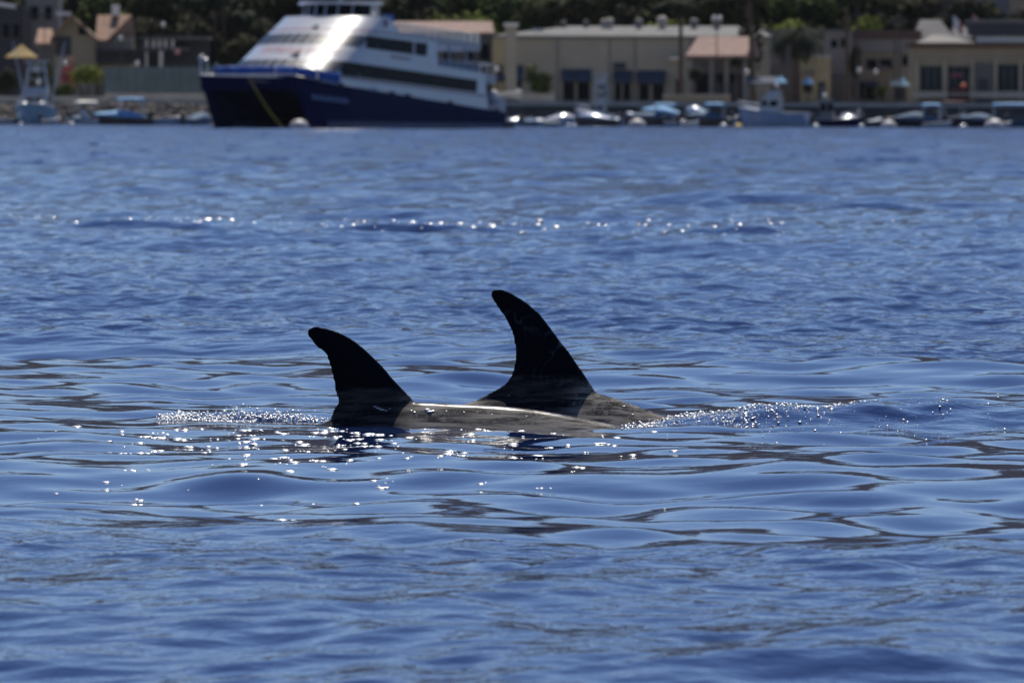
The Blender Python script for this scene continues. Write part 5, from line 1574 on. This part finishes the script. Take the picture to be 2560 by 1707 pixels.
FL = [(1034,1002),(1030.6,996),(1010.6,976),(981,944),(954,911.6),(931.5,890),(911,871),(890,852.7),(860.5,835),(834,824.6),(807,818),(788,815)]
FT = [(823,1055),(826,1043),(834,1019),(843,1012),(846,1000),(839,989),(833.8,954.5),(825.7,919.7),(815,887.5),(808,876.5),(797.6,874),(780,854),(768,839),(766.5,830),(768,824),(775,818),(784,815.2)]
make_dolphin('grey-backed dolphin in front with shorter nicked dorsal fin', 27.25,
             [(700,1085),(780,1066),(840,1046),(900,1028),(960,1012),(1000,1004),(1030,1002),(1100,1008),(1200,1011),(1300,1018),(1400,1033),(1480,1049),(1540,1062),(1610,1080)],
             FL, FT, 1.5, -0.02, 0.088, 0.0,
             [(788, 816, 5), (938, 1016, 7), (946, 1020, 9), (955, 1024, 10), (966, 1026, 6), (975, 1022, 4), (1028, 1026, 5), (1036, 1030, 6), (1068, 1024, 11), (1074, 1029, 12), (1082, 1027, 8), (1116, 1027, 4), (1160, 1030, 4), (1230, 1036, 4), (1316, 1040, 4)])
FL2 = [(1490,980),(1486,972.5),(1464.5,939.6),(1445,912),(1423,879),(1401,852),(1379,821.7),(1352,786),(1324.6,761),(1297,742),(1269.7,727),(1250.5,721.5),(1243,721)]
FT2 = [(1187,1001),(1220,983.5),(1250.5,967),(1267,953),(1278,937),(1285,915),(1287.5,882),(1285,854.6),(1278,827),(1261.5,794),(1242,767),(1230,748),(1226,740),(1226,733),(1229,727),(1235,722.5)]
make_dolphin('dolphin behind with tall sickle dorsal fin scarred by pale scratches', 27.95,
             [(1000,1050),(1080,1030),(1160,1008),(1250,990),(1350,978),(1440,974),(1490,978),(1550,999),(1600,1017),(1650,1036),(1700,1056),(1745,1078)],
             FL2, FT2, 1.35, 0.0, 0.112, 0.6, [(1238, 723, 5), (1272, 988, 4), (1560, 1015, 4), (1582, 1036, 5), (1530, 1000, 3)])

# ------------------------------------------------------------------ froth, bubbles and sun glint domes on the water
def uv_ball(n=6, r=4):
    b_ = MB(); b_.ball((0, 0, 0), 1, 1, 1, n, r, -0.5)
    return np.array(b_.v), b_.f
BV, BF = uv_ball(8, 5)
def froth(name, label, pts, flat=0.65, wide=1.0):
    """pts: x, y, radius, extra height; one mesh of bubbles or glint domes riding on the sea surface"""
    P = np.array(pts)
    z = sea(P[:, 0], P[:, 1]) + P[:, 3]
    vs = []; fs = []
    nv = len(BV)
    for i in range(len(P)):
        r = P[i, 2]
        vv = BV * np.array([r * wide, r, r * flat]) + np.array([P[i, 0], P[i, 1], z[i] + r * flat * .15])
        vs += [tuple(p) for p in vv]
        fs += [tuple(k + i * nv for k in f) for f in BF]
    mb = MB(); mb.v = vs; mb.f = fs
    o = mb.build(name, M['bubble_or_glint'], smooth=True)
    return tag(o, label, 'foam_or_glint', None, 'stuff')

def along(pts, n, jitter_px, rmin, rmax, zup=0.0, depth_jit=0.1, fixY=None):
    out = []
    seg = [math.dist(pts[i], pts[i+1]) for i in range(len(pts) - 1)]
    for _ in range(n):
        s = random.random() * sum(seg); i = 0
        while s > seg[i]: s -= seg[i]; i += 1
        t = s / seg[i]
        px = pts[i][0] + (pts[i+1][0] - pts[i][0]) * t + random.gauss(0, 5)
        py = pts[i][1] + (pts[i+1][1] - pts[i][1]) * t + random.gauss(0, jitter_px)
        Y = fixY if fixY else FPX * CAM_H / (py - 288.5)
        Y += random.uniform(-depth_jit, depth_jit)
        r = rmin * .7 + (rmax * 1.15 - rmin * .7) * random.random() ** 3
        out.append((gx(px, Y), Y, r, zup * random.random() ** 1.5))
    return out

pts = along([(398, 1038), (560, 1036), (700, 1036), (826, 1046)], 520, 4, .002, .0052, .012, .05, 27.6)
pts += along([(398, 1042), (470, 1040), (570, 1040)], 300, 3, .002, .005, .010, .05, 27.55)
pts += along([(560, 1030), (690, 1020), (790, 1030)], 170, 5, .002, .006, .030, .06, 27.62)
pts += along([(400, 1052), (640, 1055)], 300, 3, .0018, .004, .004, .05, 27.45)
froth('foam_or_glint', 'line of bright froth trailing left of the nicked dorsal fin', pts)
pts = along([(1560, 1070), (1620, 1064), (1720, 1052), (1780, 1058), (1880, 1062)], 520, 4, .002, .0056, .014, .06)
pts += along([(1640, 1042), (1700, 1038), (1800, 1050), (1900, 1056), (2050, 1052), (2150, 1040), (2215, 1020), (2260, 1014)], 800, 5, .002, .0056, .008, .06)
pts += along([(1850, 1080), (2200, 1070), (2520, 1040)], 110, 22, .002, .006, .004, .1)
pts += along([(2150, 1040), (2540, 1020)], 70, 18, .002, .0055, .004, .1)
froth('foam_or_glint', 'sparkling froth stretching right from the dolphins\' wake', pts)
pts = []
for _ in range(230):
    cx = random.gauss(800, 400); cy = 1082 + abs(random.gauss(0, 75))
    if not 20 < cx < 1720 or cy > 1290: continue
    Y = FPX * CAM_H / (cy - 288.5)
    w = random.choice((.004, .008, .016, .03))
    for k in range(random.choice((1, 1, 2, 3, 5))):
        pts.append((gx(cx, Y) + random.gauss(0, w), Y + random.gauss(0, .02), .002 + .0085 * random.random() ** 3, 0.0))
froth('foam_or_glint', 'scattered clusters of low domes made as sun glints on the water before the dolphins', pts, .3, 1.9)  # flat domes added to stand for sun glints off the water
pts = along([(0, 548), (130, 556), (260, 560), (420, 552), (560, 560), (760, 556), (900, 566), (1130, 575), (1300, 566), (1450, 572), (1600, 566), (1760, 572), (1960, 580)], 460, 6, .007, .022, .0, 1.0)
pts += along([(440, 566), (560, 562)], 40, 3, .015, .035, .0, .6)
pts += along([(1720, 588), (1900, 586), (2000, 584)], 26, 2, .007, .02, .0, .5)
pts += along([(1780, 560), (2050, 548), (2300, 545)], 26, 5, .007, .02, .0, .6)
froth('foam_or_glint', 'broken line of froth on the far boat wake', pts, .4, 1.6)
